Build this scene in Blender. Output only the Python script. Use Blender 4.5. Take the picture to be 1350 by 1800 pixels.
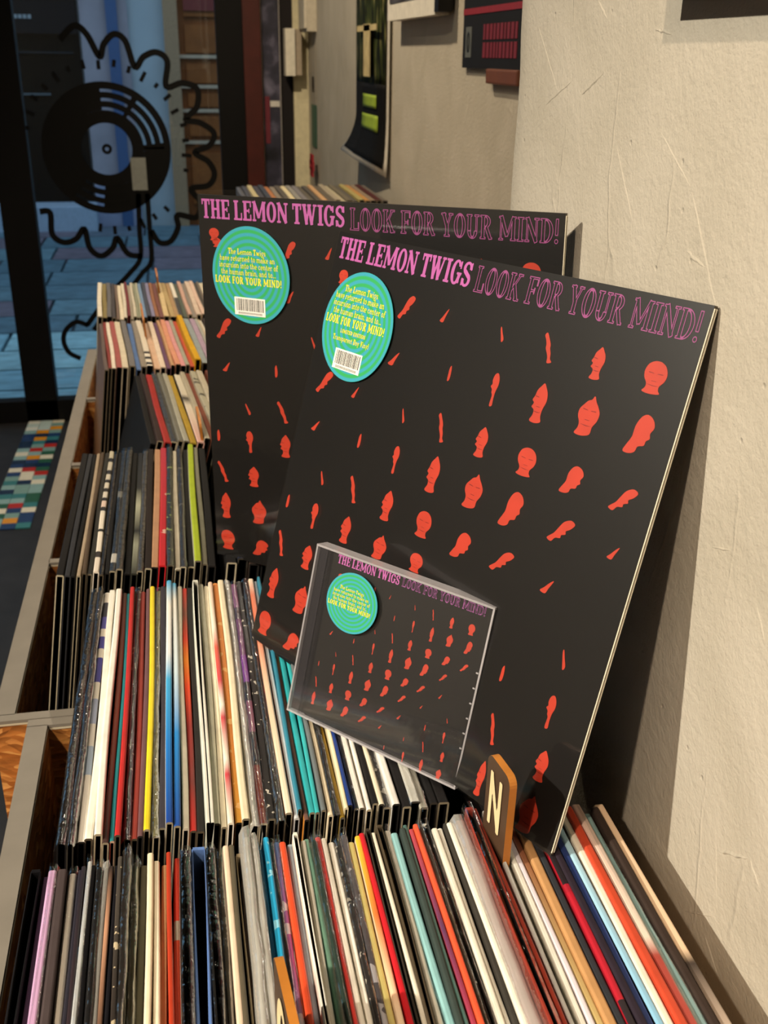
import bpy, bmesh, math, random
import numpy as np
from mathutils import Matrix, Vector
random.seed(7)
for o in list(bpy.data.objects): bpy.data.objects.remove(o)
SC = bpy.context.scene
COL = SC.collection

# ------------------------------------------------------------------ camera, world, lights, exposure
CH = 1.32                       # camera height above the floor
FPX = 1830.0                    # focal length in pixels of the 1350 x 1800 frame
CR = np.array([[0.98178, -0.06385, 0.17892], [-0.18924, -0.39716, 0.89804], [0.01372, -0.91553, -0.40202]])
def _orth(M):
    u, _, v = np.linalg.svd(M); return u @ v
def _cam_rot(vx=290, vy=92, nx=616, f=FPX):
    Y = np.array([(vx-675)/f, (vy-900)/f, 1.0]); Y /= np.linalg.norm(Y)
    D = np.array([(nx-675)/f, 0, 1.0]); D[1] = -(Y[0]*D[0]+Y[2]*D[2])/Y[1]; D /= np.linalg.norm(D)
    Z = -D; X = np.cross(Y, Z)
    return np.stack([X, Y, Z])
CR = _cam_rot()
cam = bpy.data.cameras.new('camera'); camo = bpy.data.objects.new('camera', cam); COL.objects.link(camo)
M4 = Matrix(((CR[0, 0], -CR[0, 1], -CR[0, 2], 0), (CR[1, 0], -CR[1, 1], -CR[1, 2], 0), (CR[2, 0], -CR[2, 1], -CR[2, 2], CH), (0, 0, 0, 1)))
camo.matrix_world = M4
cam.sensor_fit = 'VERTICAL'; cam.sensor_height = 24.0; cam.lens = 24.0*FPX/1800.0
cam.clip_start = 0.02; cam.clip_end = 60
cam.dof.use_dof = True; cam.dof.focus_distance = 0.62; cam.dof.aperture_fstop = 13.0
SC.camera = camo
SC.view_settings.view_transform = 'Standard'; SC.view_settings.look = 'None'
SC.view_settings.gamma = 1.0; SC.view_settings.use_curve_mapping = False
SC.view_settings.exposure = 0.0

world = bpy.data.worlds.new('dusk_sky'); SC.world = world; world.use_nodes = True
wb = world.node_tree.nodes['Background']; wb.inputs[0].default_value = (0.30, 0.46, 0.62, 1); wb.inputs[1].default_value = 1.7

def spot(name, loc, target, watts, size_deg, blend, radius, col):
    l = bpy.data.lights.new(name, 'SPOT'); l.energy = watts; l.spot_size = math.radians(size_deg); l.spot_blend = blend
    l.shadow_soft_size = radius; l.color = col
    o = bpy.data.objects.new(name, l); COL.objects.link(o); o.location = loc
    d = Vector(target)-Vector(loc); o.rotation_euler = d.to_track_quat('-Z', 'Y').to_euler()
    return o
WARM = (1.0, 0.84, 0.62)
KEYC = (1.0, 0.915, 0.76)
spot('track_spot_key', (-2.15, 0.05, CH+1.2), (0.2, 0.40, CH-0.46), 400, 40, 1.0, 0.03, KEYC)
spot('track_spot_second', (-0.95, -0.75, CH+1.2), (0.12, 0.45, CH-0.42), 120, 56, 0.9, 0.03, (1.0, 0.80, 0.60))
spot('track_spot_rows', (-0.55, 1.2, CH+1.15), (-0.05, 1.75, CH-0.45), 48, 64, 0.8, 0.04, WARM)
spot('track_spot_far_wall', (-0.2, 2.4, CH+1.15), (0.45, 2.55, CH-0.15), 92, 125, 0.6, 0.03, (1.0, 0.82, 0.58))
spot('front_pier_fill_spot', (-0.3, 2.9, CH+1.15), (0.42, 4.0, CH-0.15), 16, 50, 0.7, 0.04, WARM)  # added fill for the pier, post and trim, no fixture modelled
spot('entrance_fill_spot', (-1.3, 2.7, CH+1.15), (-0.5, 3.5, 0), 40, 50, 0.8, 0.05, WARM)  # added fill to brighten the mosaic and entrance floor
room = bpy.data.lights.new('room_fill_light', 'AREA'); room.energy = 22; room.size = 1.2; room.color = (1.0, 0.86, 0.68)  # added unseen fill: lifts room ambient and the sheen on the front album
roo = bpy.data.objects.new('room_fill_light', room); COL.objects.link(roo); roo.location = (-1.6, -0.9, CH+1.22)

# ------------------------------------------------------------------ helpers
def ray(px):
    d = np.array([(px[0]-675)/FPX, (px[1]-900)/FPX, 1.0]); return CR @ d
def onZ(px, z): d = ray(px); return d*(z/d[2])            # z relative to the camera
def onX(px, x): d = ray(px); return d*(x/d[0])
def onY(px, y): d = ray(px); return d*(y/d[1])
def lin(c):
    if isinstance(c, str):
        c = c.lstrip('#'); c = [int(c[i:i+2], 16)/255 for i in (0, 2, 4)]
    return tuple((x/12.92 if x <= .04045 else ((x+.055)/1.055)**2.4) for x in c[:3])+(1.0,)
MATS = {}
def nt(name):
    m = bpy.data.materials.new(name); m.use_nodes = True
    t = m.node_tree; b = t.nodes['Principled BSDF']
    return m, t, b
def N(t, typ, **kw):
    n = t.nodes.new(typ)
    for k, v in kw.items(): setattr(n, k, v)
    return n
def mat(color, rough=.5, spec=.5, metal=0, coat=0, var=.12, scale=60, bump=0):
    key = ('p', color, rough, spec, metal, coat, var, scale, bump)
    if key in MATS: return MATS[key]
    m, t, b = nt('paint_'+str(len(MATS)))
    c = lin(color)
    tc = N(t, 'ShaderNodeTexCoord'); no = N(t, 'ShaderNodeTexNoise'); no.inputs['Scale'].default_value = scale; no.inputs['Detail'].default_value = 4
    t.links.new(tc.outputs['Object'], no.inputs['Vector'])
    mr = N(t, 'ShaderNodeMapRange'); mr.inputs['From Min'].default_value = .3; mr.inputs['From Max'].default_value = .7
    mr.inputs['To Min'].default_value = 1-var; mr.inputs['To Max'].default_value = 1+var*.4
    t.links.new(no.outputs['Fac'], mr.inputs['Value'])
    mx = N(t, 'ShaderNodeVectorMath', operation='SCALE'); mx.inputs[0].default_value = c[:3]
    t.links.new(mr.outputs[0], mx.inputs['Scale']); t.links.new(mx.outputs[0], b.inputs['Base Color'])
    b.inputs['Roughness'].default_value = rough; b.inputs['Specular IOR Level'].default_value = spec
    b.inputs['Metallic'].default_value = metal; b.inputs['Coat Weight'].default_value = coat; b.inputs['Coat Roughness'].default_value = .08
    if bump:
        bp = N(t, 'ShaderNodeBump'); bp.inputs['Strength'].default_value = bump; bp.inputs['Distance'].default_value = .002
        t.links.new(no.outputs['Fac'], bp.inputs['Height']); t.links.new(bp.outputs[0], b.inputs['Normal'])
    MATS[key] = m; return m
def ramp_mat(stops, axis='Y', lo=-.156, hi=.156, rough=.35, const=False, coat=.3, spots=None):
    """print on a spine: colours along one object axis"""
    key = ('r', str(stops), axis, lo, hi, const, str(spots))
    if key in MATS: return MATS[key]
    m, t, b = nt('print_'+str(len(MATS)))
    tc = N(t, 'ShaderNodeTexCoord'); sp = N(t, 'ShaderNodeSeparateXYZ'); t.links.new(tc.outputs['Object'], sp.inputs[0])
    mr = N(t, 'ShaderNodeMapRange'); mr.inputs['From Min'].default_value = lo; mr.inputs['From Max'].default_value = hi
    t.links.new(sp.outputs[axis], mr.inputs['Value'])
    cr = N(t, 'ShaderNodeValToRGB'); cr.color_ramp.interpolation = 'CONSTANT' if const else 'LINEAR'
    els = cr.color_ramp.elements
    while len(els) < len(stops): els.new(.5)
    for e, (p, c) in zip(els, sorted(stops)): e.position = p; e.color = lin(c)
    t.links.new(mr.outputs[0], cr.inputs[0])
    out = cr.outputs[0]
    if spots:
        no = N(t, 'ShaderNodeTexNoise'); no.inputs['Scale'].default_value = spots[1]; no.inputs['Detail'].default_value = 2
        t.links.new(tc.outputs['Object'], no.inputs['Vector'])
        st = N(t, 'ShaderNodeMath', operation='GREATER_THAN'); st.inputs[1].default_value = spots[2]; t.links.new(no.outputs['Fac'], st.inputs[0])
        mx = N(t, 'ShaderNodeMixRGB'); mx.inputs[2].default_value = lin(spots[0]); t.links.new(st.outputs[0], mx.inputs[0]); t.links.new(out, mx.inputs[1]); out = mx.outputs[0]
    t.links.new(out, b.inputs['Base Color']); b.inputs['Roughness'].default_value = rough
    b.inputs['Specular IOR Level'].default_value = .35
    m['mid'] = sorted(stops)[len(stops)//2][1]
    MATS[key] = m; return m
def clear_mat(name, tint='#ffffff', gloss=.12, rough=.06, haze=0.0, hazecol='#d8d4cc', bump=0, bscale=40, fres=.6):
    if name in MATS: return MATS[name]
    m = bpy.data.materials.new(name); m.use_nodes = True; t = m.node_tree
    for n in list(t.nodes):
        if n.type != 'OUTPUT_MATERIAL': t.nodes.remove(n)
    out = [n for n in t.nodes if n.type == 'OUTPUT_MATERIAL'][0]
    tr = N(t, 'ShaderNodeBsdfTransparent'); tr.inputs[0].default_value = lin(tint)
    gl = N(t, 'ShaderNodeBsdfGlossy'); gl.inputs['Roughness'].default_value = rough
    lw = N(t, 'ShaderNodeLayerWeight'); lw.inputs['Blend'].default_value = .25
    ma = N(t, 'ShaderNodeMath', operation='MULTIPLY_ADD'); ma.inputs[1].default_value = fres; ma.inputs[2].default_value = gloss; ma.use_clamp = True
    t.links.new(lw.outputs['Fresnel'], ma.inputs[0])
    mx = N(t, 'ShaderNodeMixShader'); t.links.new(ma.outputs[0], mx.inputs[0]); t.links.new(tr.outputs[0], mx.inputs[1]); t.links.new(gl.outputs[0], mx.inputs[2])
    last = mx.outputs[0]
    if bump:
        tc = N(t, 'ShaderNodeTexCoord'); no = N(t, 'ShaderNodeTexNoise'); no.inputs['Scale'].default_value = bscale; no.inputs['Detail'].default_value = 3
        t.links.new(tc.outputs['Object'], no.inputs['Vector'])
        bp = N(t, 'ShaderNodeBump'); bp.inputs['Strength'].default_value = bump; bp.inputs['Distance'].default_value = .004
        t.links.new(no.outputs['Fac'], bp.inputs['Height']); t.links.new(bp.outputs[0], gl.inputs['Normal'])
    if haze:
        df = N(t, 'ShaderNodeBsdfDiffuse'); df.inputs[0].default_value = lin(hazecol)
        m2 = N(t, 'ShaderNodeMixShader'); m2.inputs[0].default_value = haze; t.links.new(last, m2.inputs[1]); t.links.new(df.outputs[0], m2.inputs[2]); last = m2.outputs[0]
    t.links.new(last, out.inputs[0]); MATS[name] = m; return m
def mesh(name, verts, faces, mats, parent=None, fm=None, smooth=False, loc=None, mw=None):
    me = bpy.data.meshes.new(name); me.from_pydata([tuple(v) for v in verts], [], faces)
    for m in (mats if isinstance(mats, (list, tuple)) else [mats]): me.materials.append(m)
    if fm: me.polygons.foreach_set('material_index', fm)
    if smooth: me.polygons.foreach_set('use_smooth', [True]*len(faces))
    me.update()
    o = bpy.data.objects.new(name, me); COL.objects.link(o)
    if parent: o.parent = parent
    if loc is not None: o.location = loc
    if mw is not None: o.matrix_world = mw
    return o
def fixn(o):
    bm = bmesh.new(); bm.from_mesh(o.data); bmesh.ops.recalc_face_normals(bm, faces=bm.faces); bm.to_mesh(o.data); bm.free(); return o
def boxv(x0, x1, y0, y1, z0, z1):
    v = [(x, y, z) for z in (z0, z1) for y in (y0, y1) for x in (x0, x1)]
    return v, [(0, 2, 3, 1), (4, 5, 7, 6), (0, 1, 5, 4), (2, 6, 7, 3), (0, 4, 6, 2), (1, 3, 7, 5)]
def box(name, x0, x1, y0, y1, z0, z1, m, parent=None, bev=0):
    """box with its origin at the centre of its base"""
    cx, cy = (x0+x1)/2, (y0+y1)/2
    v, f = boxv(x0-cx, x1-cx, y0-cy, y1-cy, 0, z1-z0)
    o = mesh(name, v, f, m, parent, loc=(cx, cy, z0))
    if bev:
        bm = bmesh.new(); bm.from_mesh(o.data); bmesh.ops.bevel(bm, geom=bm.edges[:], offset=bev, segments=2, profile=.6, affect='EDGES'); bm.to_mesh(o.data); bm.free()
    return o
def multibox(name, bs, m, parent=None, loc=None, mw=None):
    V, F = [], []
    for b in bs:
        v, f = boxv(*b); n = len(V); V += v; F += [tuple(i+n for i in q) for q in f]
    return mesh(name, V, F, m, parent, loc=loc, mw=mw)
def tag(o, label, cat, group=None, kind=None):
    o['label'] = label; o['category'] = cat
    if group: o['group'] = group
    if kind: o['kind'] = kind
    return o
def empty(name, loc=(0, 0, 0), mw=None):
    o = bpy.data.objects.new(name, None); COL.objects.link(o); o.empty_display_size = .02
    if mw is not None: o.matrix_world = mw
    else: o.location = loc
    return o
def struct(o): o['kind'] = 'structure'; return o
def Z(z): return CH+z

# ------------------------------------------------------------------ lettering: slab glyphs from strokes, meshed with a clipped distance field
def bx_(x0, x1, y0, y1): return ('b', (x0+x1)/2, (y0+y1)/2, (x1-x0)/2, (y1-y0)/2)
def Vs(x, y0=0, y1=1, w=.2): return bx_(x-w/2, x+w/2, y0, y1)
def Hs(x0, x1, y, w=.1): return bx_(x0, x1, y-w/2, y+w/2)
def Ds(x0, y0, x1, y1, w=.18): return ('d', x0, y0, x1, y1, w)
def Rs(cx, cy, rx, ry, wx, wy, clip=None, cut=None): return ('r', cx, cy, rx, ry, wx, wy, clip, cut)
BIG = 9
def caps():
    g = {}
    g['T'] = (.62, [Vs(.31), Hs(0, .62, .94, .12), Vs(.05, .7, 1, .09), Vs(.57, .7, 1, .09), Hs(.13, .49, .05)])
    g['H'] = (.74, [Vs(.17), Vs(.57), Hs(.17, .57, .5, .11), Hs(0, .33, .05), Hs(0, .33, .95), Hs(.41, .74, .05), Hs(.41, .74, .95)])
    g['E'] = (.64, [Vs(.17), Hs(0, .62, .95), Hs(0, .62, .05), Hs(.17, .45, .5), Vs(.57, .68, 1, .09), Vs(.57, 0, .32, .09), Vs(.45, .38, .62, .07)])
    g['F'] = (.62, [Vs(.17), Hs(0, .6, .95), Hs(0, .36, .05), Hs(.17, .45, .5), Vs(.56, .68, 1, .09), Vs(.45, .38, .62, .07)])
    g['L'] = (.62, [Vs(.17), Hs(0, .35, .95), Hs(0, .6, .05), Vs(.56, 0, .38, .09)])
    g['M'] = (.98, [Vs(.13, w=.11), Vs(.82, w=.2), Ds(.14, .98, .46, .2, .19), Ds(.78, .98, .48, .2, .11), Hs(0, .27, .05), Hs(.66, .98, .05), Hs(0, .2, .95), Hs(.76, .98, .95)])
    g['O'] = (.68, [Rs(.34, .5, .34, .52, .2, .11)])
    g['N'] = (.78, [Vs(.13, w=.11), Vs(.63, w=.11), Ds(.13, .97, .63, .03, .2), Hs(0, .27, .05), Hs(0, .2, .95), Hs(.49, .78, .95)])
    g['W'] = (1.0, [Ds(.13, .97, .3, .03, .19), Ds(.3, .05, .48, .95, .11), Ds(.46, .95, .65, .03, .19), Ds(.66, .05, .86, .97, .11), Hs(0, .28, .95), Hs(.36, .62, .95), Hs(.74, 1, .95)])
    g['I'] = (.38, [Vs(.19), Hs(0, .38, .95), Hs(0, .38, .05)])
    g['G'] = (.72, [Rs(.34, .5, .34, .52, .2, .11, None, (.42, BIG, .46, .74)), Vs(.57, .06, .46, .14), Hs(.4, .72, .46), Vs(.6, .66, .98, .09)])
    g['S'] = (.6, [Rs(.3, .74, .29, .28, .17, .11, None, (.32, BIG, -BIG, .7)), Rs(.3, .27, .29, .29, .17, .11, None, (-BIG, .28, .3, BIG)), Ds(.14, .62, .46, .4, .19), Vs(.54, .68, .99, .08), Vs(.06, .01, .32, .08)])
    g['K'] = (.78, [Vs(.17), Ds(.22, .36, .6, .96, .11), Ds(.34, .58, .62, .04, .19), Hs(0, .34, .05), Hs(0, .34, .95), Hs(.46, .76, .95), Hs(.46, .78, .05)])
    g['R'] = (.72, [Vs(.17), Rs(.3, .73, .3, .27, .19, .1, (.3, BIG, -BIG, BIG)), Hs(.1, .31, .95), Hs(.17, .31, .51), Ds(.36, .5, .6, .04, .18), Hs(0, .34, .05), Hs(0, .2, .95), Hs(.52, .72, .05)])
    g['Y'] = (.72, [Ds(.14, .97, .36, .42, .19), Ds(.58, .97, .36, .42, .11), Vs(.36, 0, .5), Hs(0, .3, .95), Hs(.44, .72, .95), Hs(.18, .54, .05)])
    g['V'] = (.72, [Ds(.14, .97, .36, .03, .19), Ds(.58, .97, .36, .03, .11), Hs(0, .3, .95), Hs(.44, .72, .95)])
    g['U'] = (.74, [Vs(.17, .3, 1), Vs(.58, .3, 1, .11), Rs(.355, .32, .285, .34, .19, .12, (-BIG, BIG, -BIG, .33)), Hs(0, .33, .95), Hs(.45, .74, .95)])
    g['D'] = (.72, [Vs(.17), Rs(.28, .5, .43, .5, .2, .1, (.28, BIG, -BIG, BIG)), Hs(0, .3, .95), Hs(0, .3, .05)])
    g['!'] = (.26, [Ds(.13, .98, .13, .36, .16), ('e', .13, .1, .1, .1)])
    return g
def lower():
    g = {}; w = .13; t = .09
    o = Rs(.26, .31, .26, .33, .13, .09)
    g['o'] = (.52, [o])
    g['c'] = (.5, [Rs(.26, .31, .26, .33, .13, .09, None, (.3, BIG, .2, .42))])
    g['e'] = (.52, [Rs(.26, .31, .26, .33, .13, .09, None, (.28, BIG, .14, .28)), Hs(.06, .5, .32, .08)])
    g['a'] = (.54, [Rs(.22, .19, .22, .21, .12, .08), Vs(.4, 0, .46, w), Rs(.24, .42, .23, .21, .12, .09, (-BIG, BIG, .42, BIG)), Hs(.36, .54, .04, .08)])
    g['b'] = (.58, [Vs(.11, 0, 1, w), Rs(.32, .31, .26, .33, .13, .09), Hs(0, .14, .95, t)])
    g['d'] = (.6, [Vs(.45, 0, 1, w), Rs(.26, .31, .26, .33, .13, .09), Hs(.34, .48, .95, t), Hs(.45, .6, .04, t)])
    g['p'] = (.58, [Vs(.11, -.3, .62, w), Rs(.32, .31, .26, .33, .13, .09), Hs(0, .14, .58, t), Hs(0, .24, -.27, t)])
    g['f'] = (.42, [Vs(.16, 0, .84, w), Rs(.28, .8, .19, .2, .12, .09, (-BIG, BIG, .8, BIG)), Hs(0, .4, .58, t), Hs(0, .34, .04, t)])
    g['g'] = (.54, [Rs(.25, .38, .25, .26, .12, .08), Rs(.25, -.12, .25, .2, .12, .08), Hs(.36, .56, .6, t)])
    arch = lambda x: [Rs(x+.19, .38, .19+w/2, .25, w, .1, (-BIG, BIG, .38, BIG)), Vs(x+.38, 0, .4, w), Hs(x+.28, x+.5, .04, t)]
    g['h'] = (.62, [Vs(.11, 0, 1, w), Hs(0, .14, .95, t), Hs(0, .23, .04, t)]+arch(.11))
    g['n'] = (.62, [Vs(.11, 0, .62, w), Hs(0, .14, .58, t), Hs(0, .23, .04, t)]+arch(.11))
    g['m'] = (1.0, [Vs(.11, 0, .62, w), Hs(0, .14, .58, t), Hs(0, .23, .04, t)]+arch(.11)+arch(.49))
    g['i'] = (.27, [Vs(.13, 0, .62, w), ('e', .13, .84, .09, .09), Hs(0, .15, .58, t), Hs(0, .27, .04, t)])
    g['k'] = (.6, [Vs(.11, 0, 1, w), Hs(0, .14, .95, t), Hs(0, .23, .04, t), Ds(.12, .24, .48, .58, .09), Ds(.24, .36, .5, .04, .12), Hs(.34, .58, .58, t), Hs(.38, .6, .04, t)])
    g['r'] = (.46, [Vs(.11, 0, .62, w), Hs(0, .14, .58, t), Hs(0, .26, .04, t), Rs(.3, .4, .2, .22, .12, .1, (.1, BIG, .45, BIG))])
    g['s'] = (.46, [Rs(.22, .46, .2, .17, .12, .08, None, (.24, BIG, -BIG, .44)), Rs(.22, .17, .2, .18, .12, .08, None, (-BIG, .2, .2, BIG)), Ds(.1, .38, .34, .25, .12)])
    g['t'] = (.4, [Vs(.16, .1, .86, w), Hs(0, .36, .58, t), Rs(.27, .14, .175, .16, .12, .09, (-BIG, BIG, -BIG, .14))])
    g['u'] = (.62, [Vs(.11, .2, .62, w), Vs(.47, 0, .62, w), Rs(.29, .22, .245, .24, w, .1, (-BIG, BIG, -BIG, .22)), Hs(0, .14, .58, t), Hs(.36, .5, .58, t), Hs(.47, .62, .04, t)])
    g['v'] = (.56, [Ds(.1, .6, .28, .02, .13), Ds(.46, .6, .28, .02, .09), Hs(0, .22, .58, t), Hs(.34, .56, .58, t)])
    g['w'] = (.84, [Ds(.1, .6, .26, .02, .13), Ds(.26, .02, .42, .58, .09), Ds(.42, .58, .58, .02, .13), Ds(.58, .02, .74, .6, .09), Hs(0, .2, .58, t), Hs(.64, .84, .58, t)])
    g['y'] = (.56, [Ds(.1, .6, .28, .04, .13), Ds(.46, .6, .2, -.24, .09), Hs(0, .22, .58, t), Hs(.34, .56, .58, t), ('e', .16, -.2, .08, .08)])
    g['.'] = (.2, [('e', .1, .07, .09, .09)])
    g[','] = (.2, [('e', .1, .07, .09, .09), Ds(.13, .06, .06, -.14, .08)])
    g['l'] = (.27, [Vs(.13, 0, 1, w), Hs(0, .15, .95, t), Hs(0, .27, .04, t)])
    return g
GLYPH = caps();  GLYPH.update(lower()); GLYPH['\u2115'] = (.5, [Vs(.08, w=.1), Vs(.40, w=.1), Ds(.08, .94, .40, .06, .1)])
def sdf(prims, X, Y):
    F = np.full(X.shape, 9.0)
    bxs = lambda cx, cy, hx, hy: np.maximum(np.abs(X-cx)-hx, np.abs(Y-cy)-hy)
    for p in prims:
        k = p[0]
        if k == 'b': f = bxs(*p[1:])
        elif k == 'd':
            _, x0, y0, x1, y1, w = p; L = math.hypot(x1-x0, y1-y0); ux, uy = (x1-x0)/L, (y1-y0)/L
            a = (X-x0)*ux+(Y-y0)*uy; b = -(X-x0)*uy+(Y-y0)*ux
            f = np.maximum(np.abs(a-L/2)-L/2-.03, np.abs(b)-w/2)
        elif k == 'e':
            f = np.hypot((X-p[1])/p[3], (Y-p[2])/p[4])-1; f = f*min(p[3], p[4])
        else:
            _, cx, cy, rx, ry, wx, wy, clip, cut = p
            o = (np.hypot((X-cx)/rx, (Y-cy)/ry)-1)*min(rx, ry)
            i = (np.hypot((X-cx)/max(rx-wx, .02), (Y-cy)/(ry-wy))-1)*min(max(rx-wx, .02), ry-wy)
            f = np.maximum(o, -i)
            if clip: f = np.maximum(f, bxs((clip[0]+clip[1])/2, (clip[2]+clip[3])/2, (clip[1]-clip[0])/2, (clip[3]-clip[2])/2))
            if cut: f = np.maximum(f, -bxs((cut[0]+cut[1])/2, (cut[2]+cut[3])/2, (cut[1]-cut[0])/2, (cut[3]-cut[2])/2))
        F = np.minimum(F, f)
    return F
def clip_poly(poly, idx, sign, lev):
    out = []; n = len(poly)
    for i in range(n):
        a, b = poly[i], poly[(i+1) % n]; fa, fb = sign*(a[2]-lev), sign*(b[2]-lev)
        if fa <= 0: out.append(a)
        if (fa < 0 < fb) or (fb < 0 < fa):
            t = fa/(fa-fb); out.append(tuple(a[j]+t*(b[j]-a[j]) for j in range(3)))
    return out
GC = {}
def glyph_polys(ch, h, band):
    key = (ch, h, band)
    if key in GC: return GC[key]
    w, prims = GLYPH[ch]
    xs = np.arange(-.08, w+.08+h, h); ys = np.arange(-.4 if ch in 'gpy,' else -.06, 1.08+h, h)
    X, Y = np.meshgrid(xs, ys); F = sdf(prims, X, Y); P = []
    for j in range(len(ys)-1):
        run = None
        for i in range(len(xs)):
            c = None
            if i < len(xs)-1:
                c = [F[j, i], F[j, i+1], F[j+1, i+1], F[j+1, i]]
                full = max(c) <= 0 and (band is None or min(c) >= -band)
                none = min(c) > 0 or (band is not None and max(c) < -band)
            if c is not None and full:
                if run is None: run = i
                continue
            if run is not None:
                P.append([(xs[run], ys[j]), (xs[i], ys[j]), (xs[i], ys[j+1]), (xs[run], ys[j+1])]); run = None
            if c is None or none: continue
            q = [(xs[i], ys[j], c[0]), (xs[i+1], ys[j], c[1]), (xs[i+1], ys[j+1], c[2]), (xs[i], ys[j+1], c[3])]
            for tri in ((q[0], q[1], q[2]), (q[0], q[2], q[3])):
                r = clip_poly(list(tri), 2, 1, 0.0)
                if band is not None and len(r) > 2: r = clip_poly(r, 2, -1, -band)
                if len(r) > 2: P.append([(a[0], a[1]) for a in r])
    GC[key] = (w, P); return GC[key]
def text_geo(s, x0, x1, y0, y1, z, h=.045, band=None, gap=.07, space=.3):
    """polygons for a line of lettering stretched into a box"""
    tot = 0; items = []
    for ch in s:
        if ch == ' ': tot += space; continue
        w, P = glyph_polys(ch, h, band); items.append((tot, P)); tot += w+gap
    tot -= gap; sx = (x1-x0)/tot; sy = y1-y0; V, F = [], []
    for ox, P in items:
        for p in P:
            n = len(V); V += [(x0+(ox+a)*sx, y0+b*sy, z) for a, b in p]; F.append(tuple(range(n, n+len(p))))
    return V, F
def geo_join(gs):
    V, F = [], []
    for v, f in gs:
        n = len(V); V += v; F += [tuple(i+n for i in q) for q in f]
    return V, F

# ------------------------------------------------------------------ surface materials
def plaster_mat():
    m, t, b = nt('plaster')
    tc = N(t, 'ShaderNodeTexCoord'); n1 = N(t, 'ShaderNodeTexNoise'); n1.inputs['Scale'].default_value = 9; n1.inputs['Detail'].default_value = 6; n1.inputs['Distortion'].default_value = .6
    n2 = N(t, 'ShaderNodeTexNoise'); n2.inputs['Scale'].default_value = 170; n2.inputs['Detail'].default_value = 5; n2.inputs['Roughness'].default_value = .65
    mp = N(t, 'ShaderNodeMapping'); mp.inputs['Scale'].default_value = (1, 1, .28); mp.inputs['Rotation'].default_value = (.35, 0, 0)
    n3 = N(t, 'ShaderNodeTexVoronoi', feature='DISTANCE_TO_EDGE'); n3.inputs['Scale'].default_value = 11; n3.inputs['Randomness'].default_value = 1
    nd = N(t, 'ShaderNodeTexNoise'); nd.inputs['Scale'].default_value = 14; nd.inputs['Detail'].default_value = 3
    t.links.new(tc.outputs['Object'], n1.inputs['Vector']); t.links.new(tc.outputs['Object'], n2.inputs['Vector']); t.links.new(tc.outputs['Object'], nd.inputs['Vector'])
    ad = N(t, 'ShaderNodeVectorMath', operation='MULTIPLY_ADD'); ad.inputs[1].default_value = (.03, .03, .03)
    t.links.new(nd.outputs['Color'], ad.inputs[0]); t.links.new(tc.outputs['Object'], ad.inputs[2]); t.links.new(ad.outputs[0], mp.inputs['Vector']); t.links.new(mp.outputs[0], n3.inputs['Vector'])
    # trowel ridges only in places
    cr = N(t, 'ShaderNodeValToRGB'); cr.color_ramp.elements[0].position = 0; cr.color_ramp.elements[0].color = (1, 1, 1, 1); cr.color_ramp.elements[1].position = .035; cr.color_ramp.elements[1].color = (0, 0, 0, 1)
    t.links.new(n3.outputs['Distance'], cr.inputs[0]); cr.color_ramp.elements[1].position = .018
    n4 = N(t, 'ShaderNodeTexNoise'); n4.inputs['Scale'].default_value = 7; t.links.new(tc.outputs['Object'], n4.inputs['Vector'])
    gt = N(t, 'ShaderNodeMapRange'); gt.inputs['From Min'].default_value = .5; gt.inputs['From Max'].default_value = .62; t.links.new(n4.outputs['Fac'], gt.inputs['Value'])
    ml0 = N(t, 'ShaderNodeMath', operation='MULTIPLY'); t.links.new(cr.outputs[0], ml0.inputs[0]); t.links.new(gt.outputs[0], ml0.inputs[1])
    ml = N(t, 'ShaderNodeMath', operation='MULTIPLY'); ml.inputs[1].default_value = .3; t.links.new(ml0.outputs[0], ml.inputs[0])
    # pits
    n5 = N(t, 'ShaderNodeTexVoronoi'); n5.inputs['Scale'].default_value = 34; t.links.new(tc.outputs['Object'], n5.inputs['Vector'])
    pr = N(t, 'ShaderNodeMapRange'); pr.inputs['From Min'].default_value = .02; pr.inputs['From Max'].default_value = .06; pr.inputs['To Min'].default_value = -.3; pr.inputs['To Max'].default_value = 0; t.links.new(n5.outputs['Distance'], pr.inputs['Value'])
    s1 = N(t, 'ShaderNodeMath', operation='MULTIPLY_ADD'); s1.inputs[1].default_value = .8; t.links.new(n1.outputs['Fac'], s1.inputs[0]); t.links.new(ml.outputs[0], s1.inputs[2])
    s2 = N(t, 'ShaderNodeMath', operation='MULTIPLY_ADD'); s2.inputs[1].default_value = .55; t.links.new(n2.outputs['Fac'], s2.inputs[0]); t.links.new(s1.outputs[0], s2.inputs[2])
    s3 = N(t, 'ShaderNodeMath', operation='ADD'); t.links.new(s2.outputs[0], s3.inputs[0]); t.links.new(pr.outputs[0], s3.inputs[1])
    bp = N(t, 'ShaderNodeBump'); bp.inputs['Strength'].default_value = .75; bp.inputs['Distance'].default_value = .003
    t.links.new(s3.outputs[0], bp.inputs['Height']); t.links.new(bp.outputs[0], b.inputs['Normal'])
    c2 = N(t, 'ShaderNodeValToRGB'); c2.color_ramp.elements[0].color = lin('#aca494'); c2.color_ramp.elements[1].color = lin('#b9b1a2'); c2.color_ramp.elements[0].position = .3; c2.color_ramp.elements[1].position = .7
    t.links.new(n1.outputs['Fac'], c2.inputs[0]); t.links.new(c2.outputs[0], b.inputs['Base Color'])
    b.inputs['Roughness'].default_value = .75; b.inputs['Specular IOR Level'].default_value = .25
    return m
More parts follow.
